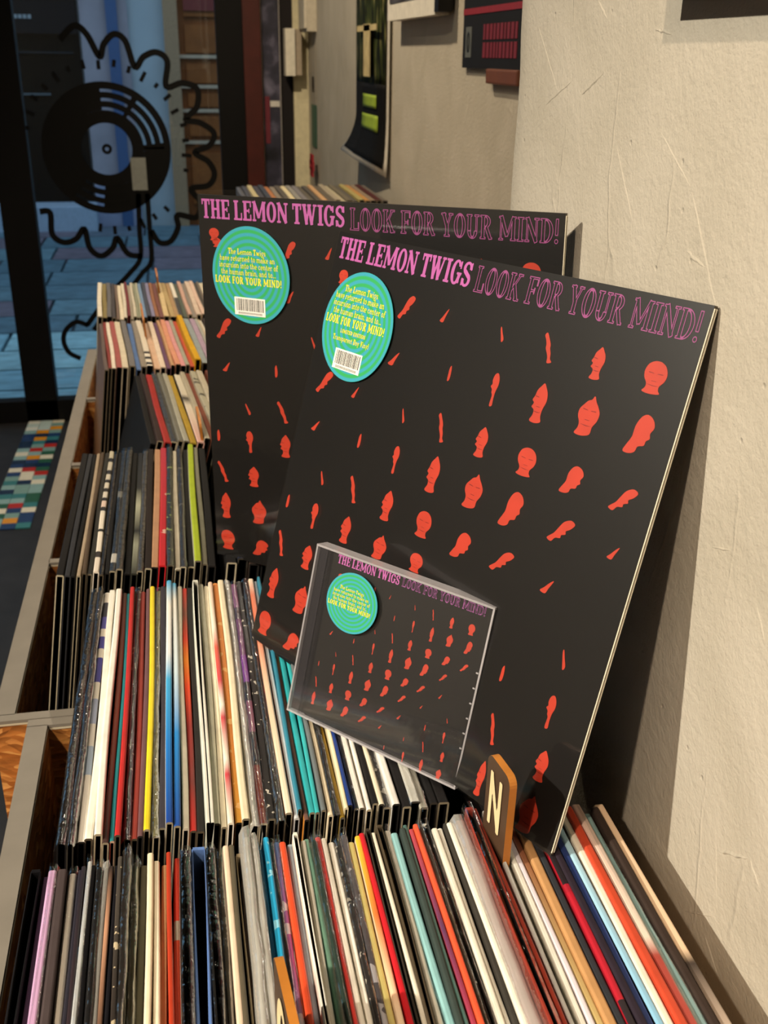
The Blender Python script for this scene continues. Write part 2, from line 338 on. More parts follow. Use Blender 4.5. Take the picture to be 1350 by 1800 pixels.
def osb_mat():
    m, t, b = nt('osb_board')
    tc = N(t, 'ShaderNodeTexCoord')
    v = N(t, 'ShaderNodeTexVoronoi'); v.inputs['Scale'].default_value = 1.0; v.inputs['Randomness'].default_value = 1
    nd = N(t, 'ShaderNodeTexNoise'); nd.inputs['Scale'].default_value = 18; nd.inputs['Detail'].default_value = 2
    ad = N(t, 'ShaderNodeVectorMath', operation='MULTIPLY_ADD'); ad.inputs[1].default_value = (.035, .035, .035)
    mp = N(t, 'ShaderNodeMapping'); mp.inputs['Scale'].default_value = (70, 50, 190); mp.inputs['Rotation'].default_value = (.5, .45, 0)
    t.links.new(tc.outputs['Object'], nd.inputs['Vector']); t.links.new(nd.outputs['Color'], ad.inputs[0]); t.links.new(tc.outputs['Object'], ad.inputs[2])
    t.links.new(ad.outputs[0], mp.inputs['Vector']); t.links.new(mp.outputs[0], v.inputs['Vector'])
    cr = N(t, 'ShaderNodeValToRGB'); e = cr.color_ramp.elements
    e[0].position = 0; e[0].color = lin('#7d4b20'); e[1].position = 1; e[1].color = lin('#d9a15c')
    for p, c in ((.25, '#b9783a'), (.5, '#a3632c'), (.75, '#c98a48')): x = e.new(p); x.color = lin(c)
    sp = N(t, 'ShaderNodeSeparateColor'); t.links.new(v.outputs['Color'], sp.inputs[0]); t.links.new(sp.outputs[0], cr.inputs[0])
    n2 = N(t, 'ShaderNodeTexNoise'); n2.inputs['Scale'].default_value = 1; n2.inputs['Detail'].default_value = 5
    m2 = N(t, 'ShaderNodeMapping'); m2.inputs['Scale'].default_value = (40, 40, 190); m2.inputs['Rotation'].default_value = (.7, .3, 0); t.links.new(tc.outputs['Object'], m2.inputs['Vector']); t.links.new(m2.outputs[0], n2.inputs['Vector'])
    mx = N(t, 'ShaderNodeMixRGB', blend_type='OVERLAY'); mx.inputs[0].default_value = .55; t.links.new(cr.outputs[0], mx.inputs[1]); t.links.new(n2.outputs['Fac'], mx.inputs[2])
    t.links.new(mx.outputs[0], b.inputs['Base Color']); b.inputs['Roughness'].default_value = .5
    bp = N(t, 'ShaderNodeBump'); bp.inputs['Strength'].default_value = .4; bp.inputs['Distance'].default_value = .002; t.links.new(v.outputs['Distance'], bp.inputs['Height']); t.links.new(bp.outputs[0], b.inputs['Normal'])
    return m
PLASTER = plaster_mat(); OSB = osb_mat()
FLOORM = mat('#2b2a2c', .5, .3, var=.3, scale=14)
GREY_EDGE = mat('#827b70', .45, .5, var=.1, scale=30)
EDGE_LIP = mat('#c9bda2', .6)
BLACKM = mat('#100e0e', .4, .4, var=.2, scale=20)
PAPER = mat('#d8cdb2', .8, .2, var=.2, scale=200)
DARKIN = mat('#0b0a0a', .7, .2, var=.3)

# ------------------------------------------------------------------ room shell
def quadgrid(name, p, ex, ey, nx, ny, m, jit=None, parent=None):
    """grid from p spanning ex, ey; jit(i,j)->offset"""
    p, ex, ey = Vector(p), Vector(ex), Vector(ey); V = []
    for j in range(ny+1):
        for i in range(nx+1):
            q = p+ex*(i/nx)+ey*(j/ny)
            if jit: q = q+Vector(jit(i, j))
            V.append(q)
    F = [(j*(nx+1)+i, j*(nx+1)+i+1, (j+1)*(nx+1)+i+1, (j+1)*(nx+1)+i) for j in range(ny) for i in range(nx)]
    return mesh(name, V, F, m, parent, smooth=True)
WX = 0.268; PE = 0.853; RX = 0.50; SF = 4.05
floor = struct(quadgrid('floor', (-3.2, -2.6, 0), (5.0, 0, 0), (0, 6.7, 0), 4, 4, FLOORM))
# near pillar of the wall: a face with a slightly uneven arris, turned corner, and the return
def wall_pillar():
    rows = 90; V = []; F = []
    ys = [-2.6, -1.0, 0.0, .4, .6, .7, .78, .82]
    for j in range(rows+1):
        z = 2.56*j/rows; e = .0022*math.sin(z*23)+.0016*math.sin(z*61+1)+random.uniform(-.0008, .0008)
        line = [(WX, y, z) for y in ys]+[(WX+.0012, PE-.010+e, z), (WX+.005, PE-.002+e, z), (WX+.013, PE+e, z), (WX+.12, PE+.002, z), (RX+.06, PE+.004, z)]
        V += line
    n = len(ys)+5
    F = [(j*n+i, j*n+i+1, (j+1)*n+i+1, (j+1)*n+i) for j in range(rows) for i in range(n-1)]
    return struct(mesh('wall_right', V, F, PLASTER, smooth=True))
wr_ = wall_pillar()
def ridge(p0, p1, w, h):
    """trowel mark: a low ridge of plaster standing on the pillar face"""
    a, b = onX(p0, WX), onX(p1, WX); a = np.array([a[1], Z(a[2])]); b = np.array([b[1], Z(b[2])]); d = (b-a)/np.linalg.norm(b-a); n_ = np.array([-d[1], d[0]])
    V = []; F = []; k = 8; rr = random.Random(int(p0[0]*7+p0[1]))
    for i in range(k+1):
        u = i/k; c = a+(b-a)*u+n_*rr.uniform(-.3, .3)*w; f_ = math.sin(math.pi*min(1, max(0, u)))**.6+.02
        for s_, x in ((1, .0003), (.25, -h*f_), (-.1, -h*f_*.9), (-1, .0003)):
            q = c+n_*w*s_*f_; V.append((WX+x, q[0], q[1]))
    for i in range(k):
        for j in range(3): F.append((i*4+j, (i+1)*4+j, (i+1)*4+j+1, i*4+j+1))
    mesh('plaster_ridge', V, F, PLASTER, wr_, smooth=True)
for p0, p1, w, h in (((1062, 128), (1022, 168), .0016, .0012), ((1008, 140), (958, 186), .0014, .0009), ((945, 40), (980, 160), .0012, .0007), ((1052, 0), (1068, 34), .0014, .0012), ((1180, 60), (1152, 52), .0016, .0012), ((1082, 245), (1112, 390), .0012, .0007), ((1160, 230), (1215, 330), .0013, .0007), ((1215, 330), (1262, 560), .0018, .0009), ((1205, 440), (1240, 470), .0022, .0012), ((1258, 1493), (1318, 1510), .0020, .0022), ((1318, 1510), (1335, 1560), .0012, .001), ((1250, 960), (1285, 968), .0014, .001), ((1200, 1600), (1258, 1612), .0012, .0009), ((1258, 1450), (1260, 1600), .0012, .0006), ((1238, 1640), (1262, 1715), .0016, .001), ((1330, 1060), (1345, 1130), .0016, .0009)):
    ridge(p0, p1, w*.75, h*.6)
struct(quadgrid('wall_right_recess', (RX, PE, 0), (0, SF+.1-PE, 0), (0, 0, 2.56), 12, 8, PLASTER))
CREAM = mat('#cfc5b2', .8, .2, var=.06, scale=3)
struct(quadgrid('wall_left', (-3.2, -2.6, 0), (0, 6.7, 0), (0, 0, 2.56), 2, 2, CREAM))
struct(quadgrid('wall_back', (-3.2, -2.6, 0), (5.0, 0, 0), (0, 0, 2.56), 2, 2, CREAM))
struct(quadgrid('ceiling', (-3.2, -2.6, 2.56), (5.0, 0, 0), (0, 6.75, 0), 2, 2, mat('#8a8378', .8, .2, var=.05, scale=3)))

# mosaic strip of small tiles let into the dark floor
TILE_C = ['#e8e2cf', '#e8e2cf', '#8fb3b4', '#8fb3b4', '#b9302a', '#e0962a', '#17314f', '#2d5f4c', '#3c7f86', '#24406e', '#7fa4a0']
tv, tf = boxv(-.0215, .0215, -.0195, .0195, 0, .004)
tile_me = {}
rt = random.Random(3)
for j in range(28):
    y = 3.02+j*.0395
    for i in range(3):
        c = rt.choice(TILE_C)
        if j > 22 and i < 2: c = rt.choice(['#c4dadb', '#c4dadb', '#e6eae4', '#2d5f4c'])
        if c not in tile_me:
            me = bpy.data.meshes.new('tile'); me.from_pydata(tv, [], tf); me.materials.append(mat(c, .25, .5, var=.08)); tile_me[c] = me
        o = bpy.data.objects.new('tile', tile_me[c]); COL.objects.link(o); o.parent = floor
        o.location = (-.585+i*.0445-.0006*(28-j)*(1 if True else 0), y, 0.0005)

# ------------------------------------------------------------------ shop front
FR = mat('#0a090a', .55, .2, var=.2, scale=15)
sf = struct(empty('window_1', (-.2, SF, 0)))
def sfbox(name, x0, x1, z0, z1, m=FR, y0=-.03, y1=.03, kindparent=sf):
    v, f = boxv(x0+.2, x1+.2, y0, y1, z0, z1); return mesh(name, v, f, m, kindparent)
sfbox('bottom_rail', -3.2, .19, 0.0, Z(-1.235))
sfbox('mullion', -.612, -.495, 0.0, 2.5)
sfbox('mullion', -1.75, -1.66, 0.0, 2.5)
sfbox('mullion', .178, .285, 0, 2.5)
sfbox('top_rail', -3.2, .285, 2.42, 2.56)
GLASS = clear_mat('window_glass', tint='#dfe8ea', gloss=.02, rough=.01)
sfbox('pane', -.495, .178, Z(-1.235), 2.42, GLASS, -.004, .004)
sfbox('pane', -1.66, -.612, Z(-1.235), 2.42, GLASS, -.004, .004)
sfbox('pane', -3.2, -1.75, Z(-1.235), 2.42, GLASS, -.004, .004)
# dark pier right of the glazing, red-brown post, cream pier edge
pier = struct(box('wall_front', .285, .56, SF+.0, SF+.09, 0, 2.56, mat('#191415', .7, .3, var=.2, scale=8)))
tag(box('door_post', .27, .332, SF-.045, SF+.0, 0, 2.45, mat('#4a1a13', .5, .4, var=.25, scale=18), bev=.004), 'dark red-brown wooden post beside the black window frame', 'post')
struct(box('trim_1', .447, .50, SF-.02, SF-.001, 0, 2.5, mat('#d9d0ae', .7, .2)))
# poster with pale border in a narrow frame
pp = tag(empty('narrow_poster', (.365, SF-.012, Z(-.5))), 'tall grey poster with white border beside the red-brown post', 'poster')
pm, pt, pb = nt('poster_print_grey')
tc = N(pt, 'ShaderNodeTexCoord'); no = N(pt, 'ShaderNodeTexNoise'); no.inputs['Scale'].default_value = 9; no.inputs['Detail'].default_value = 5; pt.links.new(tc.outputs['Object'], no.inputs['Vector'])
cr = N(pt, 'ShaderNodeValToRGB'); cr.color_ramp.elements[0].position = .35; cr.color_ramp.elements[0].color = lin('#1d1e24'); cr.color_ramp.elements[1].position = .72; cr.color_ramp.elements[1].color = lin('#8c88a0'); x = cr.color_ramp.elements.new(.52); x.color = lin('#3c3b4a')
pt.links.new(no.outputs['Fac'], cr.inputs[0]); pt.links.new(cr.outputs[0], pb.inputs['Base Color']); pb.inputs['Roughness'].default_value = .3
multibox('paper', [(-.036, .036, 0, .004, 0, .85)], mat('#b9b2ab', .6), pp)
multibox('print', [(-.027, .033, -.002, 0, .012, .838)], pm, pp)
multibox('red_figure', [(-.023, -.006, -.004, -.002, .2, .36)], mat('#6d2230', .5), pp)
multibox('white_label', [(-.004, .03, -.004, -.002, .325, .345)], mat('#d5d0c8', .5), pp)
# white boxes on the pier
wb_ = tag(empty('white_switch_box', (.44, SF-.06, Z(-.07))), 'white plastic box fixed on the pier beside the narrow grey poster', 'box')
multibox('housing', [(-.027, .006, -.03, .035, 0, .152)], mat('#e6dfcd', .5), wb_); multibox('side_cover', [(.007, .030, -.02, .035, .002, .15)], mat('#a99a86', .6), wb_)
wb2 = tag(empty('white_meter_box', (RX-.02, SF-.17, Z(.03))), 'pale electrical box high on the wall near the window', 'box')
multibox('housing', [(-.012, .02, -.09, .09, .04, .3)], mat('#bdb4a2', .6), wb2); multibox('lid', [(-.02, -.012, -.08, .08, .05, .29)], mat('#c9c1b0', .5), wb2)
st = tag(empty('wall_sticker', (RX-.003, SF-.17, Z(-.26))), 'grey and green advertising sticker on the wall near the window', 'sticker')
multibox('grey_panel', [(0, .002, -.07, .07, .1, .29)], mat('#a39b8c', .6), st); multibox('green_panel', [(0, .002, -.075, .055, -.04, .1)], mat('#1d5a48', .5), st); multibox('black_mark', [(-.001, 0, -.03, .02, .14, .19)], BLACKM, st)
rs_ = tag(empty('red_paper_flower', (RX-.02, SF-.25, Z(-.40))), 'small red paper flower low on the wall above the raised stack', 'ornament')
for k in range(6):
    a = k*1.05; multibox('petal', [(-.004, .002, -.018, .018, 0, .03)], mat('#a51f2c', .6), rs_, loc=(0, .03*math.cos(a), .03+.025*math.sin(a)))

# decal on the glass: turntable record with a petal outline
DEC = mat('#060606', .6, .2, var=.1)
DY = SF-.006
dec = tag(empty('window_decal', (-.222, DY, Z(-.85))), 'black flower-shaped record and tonearm drawing on the shop window', 'decal')
def dp(px): q = onY(px, DY); return (q[0]+.222, Z(q[2])-Z(-.85))
def ribbon(name, pts, w, parent, closed=False, m=DEC, th=.0015):
    """smooth flat ribbon through points in the plane of the glass"""
    P = [np.array(p) for p in pts]; out = []
    for i in range(len(P)-1):
        p0 = P[max(i-1, 0)]; p1 = P[i]; p2 = P[i+1]; p3 = P[min(i+2, len(P)-1)]
        for k in range(6):
            t = k/6; out.append(.5*((2*p1)+(-p0+p2)*t+(2*p0-5*p1+4*p2-p3)*t*t+(-p0+3*p1-3*p2+p3)*t**3))
    out.append(P[-1]); V = []; F = []
    for i, p in enumerate(out):
        d = out[min(i+1, len(out)-1)]-out[max(i-1, 0)]; d = d/(np.linalg.norm(d)+1e-9); n_ = np.array([-d[1], d[0]])*w/2
        for s in (1, -1):
            q = p+s*n_; V += [(q[0], -th, q[1]), (q[0], 0, q[1])]
    for i in range(len(out)-1):
        a = i*4; b = a+4
        F += [(a, b, b+2, a+2), (a+1, a+3, b+3, b+1), (a, a+1, b+1, b), (a+2, b+2, b+3, a+3)]
    return mesh(name, V, F, m, parent)
ctr = np.array(dp((188, 262)))
def ringsector(r0, r1, a0, a1, n=24):
    V = []; F = []
    for k in range(n+1):
        a = math.radians(a0+(a1-a0)*k/n)
        for r in (r0, r1):
            V += [(ctr[0]+r*math.cos(a), -.0015, ctr[1]+r*math.sin(a)), (ctr[0]+r*math.cos(a), 0, ctr[1]+r*math.sin(a))]
    for k in range(n):
        a = k*4; b = a+4
        F += [(a, a+2, b+2, b), (a+1, b+1, b+3, a+3), (a, b, b+1, a+1), (a+2, a+3, b+3, b+2)]
    return V, F
gs = [ringsector(.088, .130, 0, 360, 48), ringsector(.200, .224, 0, 360, 64), ringsector(.130, .200, 92, 225, 30), ringsector(.130, .200, 290, 362, 20)]
for r0, r1 in ((.140, .160), (.170, .190)): gs += [ringsector(r0, r1, 0, 92, 24), ringsector(r0, r1, 225, 290, 16)]
for r in (.135, .165, .195): gs += [ringsector(r-.006, r+.006, a0, a1, 4) for a0, a1 in ((0, 6), (54, 60), (225, 232), (262, 290))]
v, f = geo_join(gs); mesh('record_disc', v, f, DEC, dec)
v, f = ringsector(.007, .018, 0, 360, 20); mesh('spindle_dot', v, f, DEC, dec)
ribbon('petal_outline', [dp(p) for p in [(105, 70), (130, 45), (152, 60), (175, 100), (182, 78), (200, 60), (220, 72), (237, 118), (252, 100), (275, 92), (294, 108), (292, 152), (320, 146), (346, 156), (346, 188), (326, 210), (352, 216), (376, 234), (368, 256), (342, 268), (366, 284), (377, 306), (366, 326), (336, 332), (352, 356), (345, 382), (312, 378), (313, 400), (300, 424), (280, 426), (266, 405)]], .021, dec)
ribbon('petal_outline', [dp(p) for p in [(250, 450), (225, 446), (206, 418), (198, 436), (178, 450), (158, 436), (148, 402), (134, 420), (112, 426), (92, 412), (88, 374), (70, 372)]], .021, dec)
for k in range(26):
    a = math.radians(-100+k*10.6)
    if k in (6, 7): continue
    p0 = ctr+np.array([math.cos(a), math.sin(a)])*(.262+.006*(k % 3)); p1 = ctr+np.array([math.cos(a), math.sin(a)])*(.292+.006*(k % 2))
    ribbon('ray_mark', [p0, p1], .013, dec)
q0 = dp((229, 277)); q1 = dp((260, 334))
mesh('headshell', *boxv(q0[0], q1[0], -.004, -.002, q1[1], q0[1]), mat('#8c8f8a', .4), dec)
ribbon('tonearm', [dp(p) for p in [(243, 340), (245, 400), (247, 452), (230, 478), (205, 505), (180, 535), (153, 572)]], .018, dec)
ribbon('tonearm', [dp(p) for p in [(259, 340), (263, 400), (266, 458), (250, 480), (235, 500), (215, 522), (190, 548), (165, 580)]], .018, dec)
ribbon('tonearm_weight', [dp(p) for p in [(155, 572), (134, 566), (116, 580), (112, 600), (122, 620), (142, 630)]], .018, dec)

# ------------------------------------------------------------------ the street outside
SY = 9.2
street = struct(quadgrid('floor_street', (-6, SF+.04, -.03), (12, 0, 0), (0, 9, 0), 4, 4, mat('#3d4a55', .7, .3, var=.2, scale=3)))
rp = random.Random(5); pav = {}
pv, pf = boxv(-.5, .5, -.5, .5, 0, .028)
yy = SF+.12; row = 0
while yy < SY-.3:
    d = .30+.02*row; x = -2.2+(row % 2)*.3
    while x < 1.6:
        w = rp.uniform(.42, .7)
        c = rp.choice(['#5b7480', '#64808c', '#56707e', '#6b5f6c', '#5d6877', '#4f6876']) if yy > 5.4 else rp.choice(['#8fb4c0', '#86adbb', '#97bac2', '#7fa6b5'])  # blue dusk light is painted into the pavers, brighter on the near ones
        if c not in pav:
            me = bpy.data.meshes.new('paver'); me.from_pydata(pv, [], pf); me.materials.append(mat(c, .55, .5, var=.35, scale=5)); pav[c] = me
        o = bpy.data.objects.new('paver', pav[c]); COL.objects.link(o); o.parent = street; o.location = (x+w/2, yy+d/2, -.03); o.scale = (w-.02, d-.02, 1)
        x += w
    yy += d; row += 1
struct(box('wall_street', -6, 3, SY, SY+.3, -.03, 6, mat('#a9b3bb', .85, .2, var=.15, scale=2)))
tag(box('stone_step', -1.9, -.62, SY-.35, SY, -.03, Z(-1.13), mat('#9aa6b8', .8), bev=.01), 'pale stone step in front of the black shop opposite', 'step')
bs = tag(empty('black_shopfront', (-1.6, SY-.03, 0)), 'black shop facade with small pale sign across the street', 'shopfront')
for nm, b, c in (('panel', (-1.2, .955, -.03, 0, Z(-1.13), 3.2), '#050607'), ('sign_board', (-.5, .95, -.06, -.03, Z(.12), Z(.42)), '#17171b'), ('shelf_line', (-.2, .7, -.05, -.03, Z(-.32), Z(-.305)), '#565c60'), ('shelf_line', (-.2, .9, -.05, -.03, Z(-.02), Z(-.005)), '#20252a')):
    multibox(nm, [b], mat(c, .7, .06), bs)
multibox('red_panel', [(.42, .95, -.07, -.06, Z(.36), Z(.6))], mat('#5a2a2a', .6), bs)
for k in range(9): multibox('sign_letter', [(.32+k*.034, .345+k*.034, -.066, -.06, Z(.222), Z(.25))], mat('#8a8f94', .6), bs)
for k in range(3): multibox('glass_vase', [(.17+k*.05, .2+k*.05, -.06, -.03, Z(-.62-.12*k), Z(-.5-.12*k))], mat('#1c2f4d', .2, .6), bs)
pl = tag(empty('lavender_pilaster', (-.43, SY-.02, 0)), 'pale lavender painted pilaster with blue downpipe opposite', 'pilaster')
multibox('shaft', [(-.2, .16, -.04, 0, -.03, 4)], mat('#989099', .8, .2, var=.2, scale=4), pl); multibox('downpipe', [(.0, .085, -.1, -.02, -.03, 4)], mat('#40587f', .6, .2), pl)
multibox('base_block', [(-.2, .16, -.08, 0, -.03, Z(-1.0))], mat('#8b8fa8', .8), pl)
dr = tag(empty('wooden_door', (.24, SY-.05, 0)), 'brown panelled wooden street door across the road', 'door')
multibox('jamb', [(-.24, -.13, -.1, .02, -.03, 3.2)], mat('#9c7a5a', .6, var=.2), dr)
multibox('door_leaf', [(-.13, .7, -.02, 0, -.03, 3.2)], mat('#80461f', .55, .2, var=.25, scale=8), dr)
for z0, z1 in ((-1.15, -.75), (-.62, -.47), (-.40, -.3), (-.22, -.08), (0.0, .2), (.26, .6)):
    o = multibox('door_panel', [(-.08, .28, -.045, -.02, Z(z0), Z(z1))], mat('#8a4e24', .5, .2, var=.25, scale=8), dr)
for z0 in (-.68, -.44, -.26, -.04): multibox('moulding', [(-.13, .7, -.05, -.02, Z(z0), Z(z0)+.025)], mat('#b59a80', .5), dr)
multibox('red_notice', [(-.08, .25, -.06, -.045, Z(.3), Z(.5))], mat('#6e2018', .6), dr)
stl = bpy.data.lights.new('street_fill_light', 'AREA'); stl.energy = 80; stl.size = 2.5; stl.color = (.9, .92, 1.0)  # added area fill brightening the street, not an actual lamp
so = bpy.data.objects.new('street_fill_light', stl); COL.objects.link(so); so.location = (-.3, 6.6, 4.6); so.rotation_euler = (0, 0, 0)

# ------------------------------------------------------------------ record bins
RIM = Z(-.555); FLR = Z(-.737)
def bin_unit(name, label, x0, x1, y0, y1, divs, th=.017, dth=.010):
    r = tag(empty(name, ((x0+x1)/2, (y0+y1)/2, 0)), label, 'record bin', 'record bins along the wall')
    cx, cy = (x0+x1)/2, (y0+y1)/2
    def b(nm, a, m=OSB): return multibox(nm, [(a[0]-cx, a[1]-cx, a[2]-cy, a[3]-cy, a[4], a[5])], m, r)
    zb = FLR-.02; e = .0035
    def board(nm, x0_, x1_, y0_, y1_):
        o = b(nm, (x0_, x1_, y0_, y1_, zb, RIM-e))
        s = multibox('edge_strip', [(x0_-cx-.0004, x1_-cx+.0004, y0_-cy-.0004, y1_-cy+.0004, RIM-e, RIM)], GREY_EDGE, o)
        l = multibox('edge_lip', [(x0_-cx-.0008, x1_-cx+.0008, y0_-cy-.0008, y1_-cy+.0008, RIM-e-.0016, RIM-e)], EDGE_LIP, o)
    board('side_board', x0, x0+th, y0+dth, y1-dth); board('side_board', x1-th, x1, y0+dth, y1-dth)
    board('end_board', x0, x1, y0, y0+dth); board('end_board', x0, x1, y1-dth, y1)
    for d in divs: board('divider_board', x0+th, x1-th, d-dth/2, d+dth/2)
    b('base_board', (x0+th, x1-th, y0+dth, y1-dth, zb, FLR))
    for lx in (x0+.03, x1-.06):
        for ly in (y0+.05, y1-.08): b('leg', (lx, lx+.03, ly, ly+.03, 0, zb), BLACKM)
    return r
bin_unit('record_bin', 'near chipboard record bin with grey rim, holding the front two rows', -.160, .262, -.22, .832, [.486])
bin_unit('record_bin', 'longer chipboard record bin with grey rim behind the near one', -.192, .262, .8345, 2.145, [1.163, 1.4865, 1.809], th=.018)
rb = tag(empty('raised_record_box', (.315, 2.48, 0)), 'chipboard box on legs under the raised stack by the window', 'record bin')
for nm, b_, m in (('side_board', (-.195, -.18, -.19, .19, Z(-.62), Z(-.42)), OSB), ('side_board', (.165, .18, -.19, .19, Z(-.62), Z(-.42)), OSB), ('end_board', (-.18, .165, -.19, -.178, Z(-.62), Z(-.42)), OSB), ('end_board', (-.18, .165, .178, .19, Z(-.62), Z(-.42)), OSB), ('base_board', (-.18, .165, -.178, .178, Z(-.62), Z(-.602)), OSB),
                  ('leg', (-.18, -.14, -.17, -.13, 0, Z(-.62)), BLACKM), ('leg', (.12, .16, -.17, -.13, 0, Z(-.62)), BLACKM), ('leg', (-.18, -.14, .13, .17, 0, Z(-.62)), BLACKM), ('leg', (.12, .16, .13, .17, 0, Z(-.62)), BLACKM)): multibox(nm, [b_], m, rb)

# ------------------------------------------------------------------ record sleeves
POLY = clear_mat('poly_sleeve', gloss=.008, rough=.08, haze=0, bump=.5, bscale=90, fres=.3)
POLYW = clear_mat('poly_sleeve_cloudy', gloss=.05, rough=.22, haze=.3, hazecol='#d6d3ca', bump=.6, bscale=60)
ONES = ['', 'first', 'second', 'third', 'fourth', 'fifth', 'sixth', 'seventh', 'eighth', 'ninth', 'tenth', 'eleventh', 'twelfth', 'thirteenth', 'fourteenth', 'fifteenth', 'sixteenth', 'seventeenth', 'eighteenth', 'nineteenth']
TENS = {2: ('twentieth', 'twenty'), 3: ('thirtieth', 'thirty'), 4: ('fortieth', 'forty'), 5: ('fiftieth', 'fifty'), 6: ('sixtieth', 'sixty'), 7: ('seventieth', 'seventy'), 8: ('eightieth', 'eighty')}
def ordinal(n):
    if n < 20: return ONES[n]
    a, b = TENS[n//10]; return a if n % 10 == 0 else b+'-'+ONES[n % 10]
HS = .312
def sleeve(loc, t, L, lean, yaw, spine, side, inner, kind, rnd, bow=.0012, paper=None, depth=.03):
    """one cardboard sleeve standing on edge. Local: x thickness, y length, z=0 top, runs down to -HS; origin is moved to the base."""
    if paper is None:
        pc = rnd.random(); paper = mat(rnd.choice(['#b9ae94', '#9c917a', '#7a715f', '#8f856f']), .8, .2, var=.2, scale=200) if pc < .5 else (spine if pc < .68 else mat(rnd.choice(['#3a352e', '#211e1c', '#54493a']), .7, .2))
    wr = rnd.uniform(.00028, .0007)
    h = t/2; ns = 8; V = []; F = []; FM = []
    ph = rnd.uniform(0, 6.28); k1 = rnd.uniform(.5, 1.2)
    dx = lambda y, z: bow*math.sin(ph+k1*6.28*(y/L+.5))*(1 if z > -.05 else .4)
    ys = [-L/2+L*i/ns for i in range(ns+1)]
    b = min(.0011, h*.6); w = .0007
    if kind == 'spine':
        prof = [(-h, -HS), (-h, -b), (-h+b*.5, -b*.25), (-h+b*1.1, 0), (h-b*1.1, 0), (h-b*.5, -b*.25), (h, -b), (h, -HS)]
        pm = [1, 0, 0, 0, 0, 0, 1]
        secs = [[(x, z) for x, z in prof] for _ in ys]
    else:
        secs = []
        for i, y in enumerate(ys):
            u = (y+L/2)/L
            s = max(.00035, (h-w)*min(1, max(0, (u-.15)/.75))) if inner != 'tight' else .0004
            s = min(s, h-w)
            secs.append([(-h, -HS), (-h, -.0005), (-h+.0005, 0), (-s-.0002, 0), (-s, -.0005), (-s, -depth), (s, -depth), (s, -.0005), (s+.0002, 0), (h-.0005, 0), (h, -.0005), (h, -HS)])
        pm = [1, 0, 0, 0, 2, 2, 2, 0, 0, 0, 1]
    n = len(secs[0])
    for sec, y in zip(secs, ys): V += [(x+dx(y, z), y, z+HS) for x, z in sec]
    for i in range(ns):
        for j in range(n-1):
            F.append((i*n+j, (i+1)*n+j, (i+1)*n+j+1, i*n+j+1)); FM.append(pm[j])
        F.append((i*n+n-1, (i+1)*n+n-1, (i+1)*n, i*n)); FM.append(1)
    # far cap
    if kind == 'spine':
        F.append(tuple(ns*n+j for j in range(n))); FM.append(0)
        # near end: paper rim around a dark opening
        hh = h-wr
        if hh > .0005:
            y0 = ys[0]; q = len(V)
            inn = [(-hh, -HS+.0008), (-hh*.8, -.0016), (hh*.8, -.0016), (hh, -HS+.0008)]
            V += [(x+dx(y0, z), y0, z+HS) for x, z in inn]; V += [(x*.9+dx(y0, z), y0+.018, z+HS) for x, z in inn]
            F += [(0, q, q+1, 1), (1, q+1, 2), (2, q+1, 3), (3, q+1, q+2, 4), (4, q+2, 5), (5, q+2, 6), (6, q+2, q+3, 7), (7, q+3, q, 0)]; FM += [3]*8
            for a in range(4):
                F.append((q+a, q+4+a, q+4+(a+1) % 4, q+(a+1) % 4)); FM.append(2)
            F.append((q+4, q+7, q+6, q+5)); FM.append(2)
        else: F.append(tuple(reversed(range(n)))); FM.append(3)
    else:
        o0 = ns*n
        # spine closing the far end
        F.append((o0, o0+1, o0+5, o0+6, o0+10, o0+11)); FM.append(0)
        q = len(V); yb = ys[-1]
        for x, z in [(-h+.0005, 0), (h-.0005, 0), (h-.0005, -depth), (-h+.0005, -depth)]: V += [(x+dx(yb, z), yb-.0012, z+HS), (x+dx(yb, z), yb+.0012, z+HS)]
        F += [(q, q+2, q+3, q+1), (q, q+6, q+4, q+2), (q+1, q+3, q+5, q+7), (q+2, q+4, q+5, q+3), (q, q+1, q+7, q+6), (q+4, q+6, q+7, q+5)]; FM += [0]*6
        F.append((0, 11, 10, 6, 5, 1)); FM.append(1)
    me = bpy.data.meshes.new('record_sleeve'); me.from_pydata(V, [], F)
    for m in (spine, side, DARKIN, paper): me.materials.append(m)
    me.polygons.foreach_set('material_index', FM); me.update()
    o = bpy.data.objects.new('record_sleeve', me); COL.objects.link(o)
    R_ = Matrix.Rotation(yaw, 4, 'Z') @ Matrix.Rotation(lean, 4, 'Y')
    top = Vector(loc); o.matrix_world = Matrix.Translation(top-(R_ @ Vector((0, 0, HS)))) @ R_
    return o
def poly_cover(parent, t, L, rnd, cloudy=False, over=.004, down=.03):
    h = t/2+.0005; V = []; F = []; ns = 14
    for i in range(ns+1):
        y = -L/2-over+(L+2*over)*i/ns; j = lambda s: rnd.uniform(-s, s)
        end = 1.6 if i in (0, ns) else 1
        V += [(-h*1.0-.0002-abs(j(.0004)), y, HS-down), (-h-.0003-abs(j(.0008))*end, y, HS-.004), (-h*.6+j(.0006), y, HS+.0009+abs(j(.0012))*end), (h*.6+j(.0006), y, HS+.0009+abs(j(.0012))*end), (h+.0003+abs(j(.0008))*end, y, HS-.004), (h+.0002+abs(j(.0004)), y, HS-down)]
    for i in range(ns):
        for k in range(5): F.append((i*6+k, (i+1)*6+k, (i+1)*6+k+1, i*6+k+1))
    return mesh('plastic_cover', V, F, POLYW if cloudy else POLY, parent, smooth=True)
def inner_sleeve(parent, t, L, m, u0, u1, dz=.006):
    """paper inner sleeve standing in the opening"""
    v, f = boxv(-.0007, .0007, -L/2+L*u0, L/2-.004-L*(1-u1), .03, HS-dz)
    v = [(x+(0.22*t if y > 0 else 0), y, z) for x, y, z in v]
    return mesh('inner_sleeve', v, f, m, parent)
